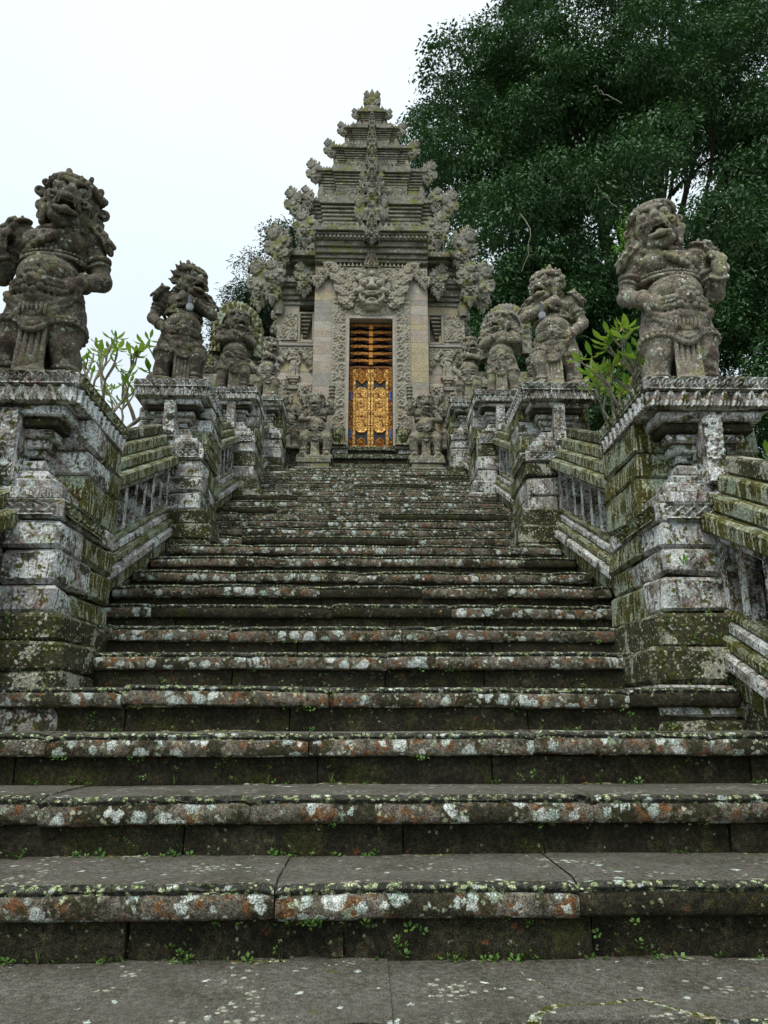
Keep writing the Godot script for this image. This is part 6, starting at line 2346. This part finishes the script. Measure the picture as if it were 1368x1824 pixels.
func build_ground() -> void:
	# one sheet: low in front, climbing beside the stair, flat behind the gate and out to the horizon
	var zs := [-400.0, -60.0, -8.0, 0.5, 2.0, 6.0, 10.0, 14.0, 16.2, 20.0, 40.0, 90.0, 400.0]
	var hs := [-1.6, -1.6, -1.3, -1.2, -0.9, 0.4, 2.2, 4.2, 5.7, 6.0, 6.0, 5.0, 2.0]
	var xs := [-400.0, -80.0, -20.0, -8.0, -5.0, -3.0, -2.3, 0.0, 2.3, 3.0, 5.0, 8.0, 20.0, 80.0, 400.0]
	var v := PackedVector3Array()
	var idx := PackedInt32Array()
	for j in zs.size():
		for i in xs.size():
			var y: float = hs[j]
			if absf(xs[i]) > 4.0:
				y = lerpf(y, minf(y, 2.0), clampf((absf(xs[i]) - 4.0) / 30.0, 0.0, 1.0)) if zs[j] < 30.0 else y
			if absf(xs[i]) < 2.4 and zs[j] > 0.0 and zs[j] < 17.0:
				y -= 1.2
			v.append(P(xs[i], y, zs[j]))
	var n := xs.size()
	for j in zs.size() - 1:
		for i in n - 1:
			var a := j * n + i
			idx.append_array([a, a + 1, a + n + 1, a, a + n + 1, a + n])
	var o := put(self, "ground", smooth_mesh(v, idx), any("soil"))
	o.set_meta("kind", "structure")
	o.set_meta("label", "damp dark earth beside and behind the staircase")


func _ready() -> void:
	rng.seed = 20
	var cam := Camera3D.new()
	cam.name = "camera"
	cam.position = Vector3(0.03, 0.77, 0.0)
	cam.rotation = Vector3(atan(375.0 / 1350.0), -0.0225, 0.0)
	cam.fov = 68.08
	cam.near = 0.05
	cam.far = 1500.0
	add_child(cam)
	var env := Environment.new()
	env.background_mode = Environment.BG_SKY
	var sky := ProceduralSkyMaterial.new()
	sky.sky_top_color = Color(0.845, 0.882, 0.90)
	sky.sky_horizon_color = Color(0.70, 0.755, 0.803)
	sky.sky_curve = 0.6
	sky.ground_bottom_color = Color(0.22, 0.23, 0.20)
	sky.ground_horizon_color = Color(0.40, 0.42, 0.40)
	sky.sky_energy_multiplier = 1.0
	# faint unevenness of the cloud deck
	var deck := FastNoiseLite.new()
	deck.seed = 12
	deck.frequency = 0.009
	deck.fractal_octaves = 4
	var cover := deck.get_seamless_image(512, 256)
	cover.convert(Image.FORMAT_RGBA8)
	sky.sky_cover = ImageTexture.create_from_image(cover)
	sky.sky_cover_modulate = Color(1.0, 1.0, 1.0, 0.05)
	env.sky = Sky.new()
	env.sky.sky_material = sky
	env.tonemap_mode = Environment.TONE_MAPPER_LINEAR
	env.tonemap_exposure = 1.5
	env.sdfgi_enabled = true
	env.ssao_enabled = true
	env.ssil_enabled = true
	var we := WorldEnvironment.new()
	we.name = "world_environment"
	we.environment = env
	add_child(we)
	var sun := DirectionalLight3D.new()
	sun.name = "overcast_sun"
	sun.light_energy = 0.5
	sun.light_color = Color(1.0, 0.985, 0.96)
	sun.light_angular_distance = 25.0
	sun.shadow_enabled = true
	sun.rotation = Vector3(deg_to_rad(-58.0), deg_to_rad(-22.0), 0)
	add_child(sun)

	var t0 := Time.get_ticks_msec()
	make_materials()
	print("materials ", Time.get_ticks_msec() - t0)
	carve_all()
	for key: String in ["left_one", "door_left"]:
		built[key + "_small"] = built[key]
	var small := pose("fist")
	small.cell = 0.024
	small.seed = 11
	small.hair = 0
	built["left_one_small"] = guardian(small)
	small = pose("club")
	small.cell = 0.026
	small.seed = 83
	small.hair = 1
	built["door_left_small"] = guardian(small)
	print("carved ", Time.get_ticks_msec() - t0)

	build_ground()
	build_stair()
	build_gate()
	side_wall(-1.0, "mossy stone wall joining the gate on the left behind the haloed statue")
	side_wall(1.0, "mossy stone wall joining the gate on the right behind the haloed statue")
	print("gate ", Time.get_ticks_msec() - t0)
	var tops := [3.0, 4.7, 6.31, 7.76]
	var fronts := [4.6, 8.3, 12.0, 15.6]
	var order := ["nearest", "second", "third", "uppermost"]
	var carries := ["the big leaning guardian statue", "the guardian with a forearm across its chest", "the haloed guardian statue", "the small guardian beside the gate"]
	for i in 4:
		for s: float in [-1.0, 1.0]:
			var side := "left" if s < 0.0 else "right"
			pier(i, s, fronts[i], tops[i], "%s stone pier on the %s, under %s" % [order[i], side, carries[i]])
			var z0: float = 1.3 if i == 0 else fronts[i - 1] + 1.0
			balustrade(s, z0, fronts[i] + 0.05, "mossy sloping balustrade on the %s of the stair, running up to the %s pier" % [side, order[i]])
	print("piers ", Time.get_ticks_msec() - t0)
	var g := "guardian statues on the piers"
	statue("left_one", "big dark guardian statue leaning with raised fist against the sky, nearest left pier", P(-2.36, 3.0, 5.08), 0.05, 1.0, "figure", g)
	statue("right_one", "big pale guardian statue with open mouth and fist at its side, nearest right pier", P(2.34, 3.0, 5.08), -0.05, 0.92, "figure_pale", g)
	statue("left_two", "dark guardian statue in profile with forearm across its chest, second pier on the left", P(-2.37, 4.7, 8.8), 0.45, 1.0, "figure", g)
	statue("right_two", "pale guardian statue facing left with forearm across its chest, second pier on the right", P(2.44, 4.7, 8.8), -0.4, 1.0, "figure_pale", g)
	halo(statue("left_three", "guardian statue before a mossy halo, third pier on the left", P(-2.40, 6.31, 12.5), 0.3, 0.96, "figure", g), any("moss"))
	halo(statue("right_three", "guardian statue before a scaly halo, third pier on the right", P(2.46, 6.31, 12.5), -0.3, 0.98, "figure_pale", g), any("tower"))
	statue("left_four", "small grey guardian statue beside the gate, uppermost pier on the left", P(-2.32, 7.76, 16.05), 0.3, 0.92, "figure_pale", g)
	statue("left_four", "small grey guardian statue beside the gate, uppermost pier on the right", P(2.36, 7.76, 16.05), -0.2, 0.95, "figure_pale", g)
	# guardians and lions at the door
	for s: float in [-1.0, 1.0]:
		var side := "left" if s < 0.0 else "right"
		var ped := thing("statue_pedestal", "stepped stone pedestal of the club bearer %s of the door" % side, "pedestal", P(GATE_X + s * 1.3, 6.24, 16.6), 0.0, "door pedestals")
		block(ped, "base_stone", -0.42, 0.42, -0.05, 0.1, -0.4, 0.3, any("tower"), 0.015, 0.006)
		block(ped, "base_stone", -0.36, 0.36, 0.103, 0.2, -0.33, 0.3, any("tower"), 0.015, 0.006)
		block(ped, "top_stone", -0.40, 0.40, 0.203, 0.32, -0.36, 0.3, any("tower"), 0.015, 0.006)
		var st := statue("door_left", "squat guardian statue holding a club up, on a pedestal %s of the gilded door" % side, P(GATE_X + s * 1.28, 6.56, 16.6), 0.0, 0.98, "figure_pale", "club bearers at the door")
		if s > 0.0:
			(st.get_child(0) as Node3D).scale.x = -0.98
		var lp := thing("lion_pedestal", "stepped stone block under the crouching lion %s of the door" % side, "pedestal", P(GATE_X + s * 0.78, 6.83, 16.85), 0.0, "lion blocks")
		block(lp, "block", -0.13, 0.24 , 0.0, 0.12, -0.1, 0.2, any("pale"), 0.015, 0.006)
		block(lp, "block", -0.2, 0.24, 0.123, 0.2, -0.15, 0.2, any("tower"), 0.015, 0.006)
		var l := thing("stone_lion", "mossy worn crouching stone lion just %s of the gilded door" % side, "statue", P(GATE_X + s * 0.78, 7.03, 16.88), 0.0, "lions at the door")
		var b := put(l, "body", fig_mesh("lion"), any("moss"))
		b.scale = Vector3(0.85, 0.95, 0.8)
	bulb("unlit light bulb hanging from the forearm of the second statue on the left", P(-2.2, 5.72, 8.45))
	bulb("unlit light bulb hanging from the forearm of the second statue on the right", P(2.2, 5.66, 8.45))
	bulb("unlit white bulb hanging by the small statue left of the gate", P(-2.07, 8.62, 15.85))
	print("statues ", Time.get_ticks_msec() - t0)

	frangipani("sparse bare-branched frangipani against the sky between the first two left piers", P(-3.2, 3.6, 8.6), 1.7, 5, 0.5, 0.15, 3, 71, Vector3(0.1, 0, 0))
	frangipani("leafy frangipani with pale grey branches between the first two right piers", P(2.92, 3.3, 7.6), 1.5, 7, 0.5, 0.175, 4, 75, Vector3(0.0, 0, 0))
	frangipani("small frangipani behind the left end of the second left pier", P(-3.0, 4.6, 9.4), 1.2, 2, 0.3, 0.17, 3, 73, Vector3(0.1, 0, 0))
	seedling("bright seedling rooted behind the nearest right statue's plinth", P(2.75, 3.0, 5.45), 0.2, 81, 8)
	seedling("green seedling between the second and third left statues", P(-2.6, 5.7, 11.0), 0.34, 82, 5)
	seedling("small weed growing from the face of the nearest right pier", P(1.99, 1.72, 4.57), 0.06, 83, 6)
	seedling("leafy weed beside the nearest right pier by the frame edge", P(2.86, 2.5, 4.9), 0.16, 84, 8)
	weeds()
	banyan()
	left_tree()
	backdrop_tree("dark tree low behind the right-hand statues", Vector3(7.5, 6.0, -30.0), 9.0, 13.0, 91)
	backdrop_tree("dark tree at the far right behind the big pale statue", Vector3(18.0, 5.5, -27.0), 10.0, 14.0, 92)
	print("all ", Time.get_ticks_msec() - t0)
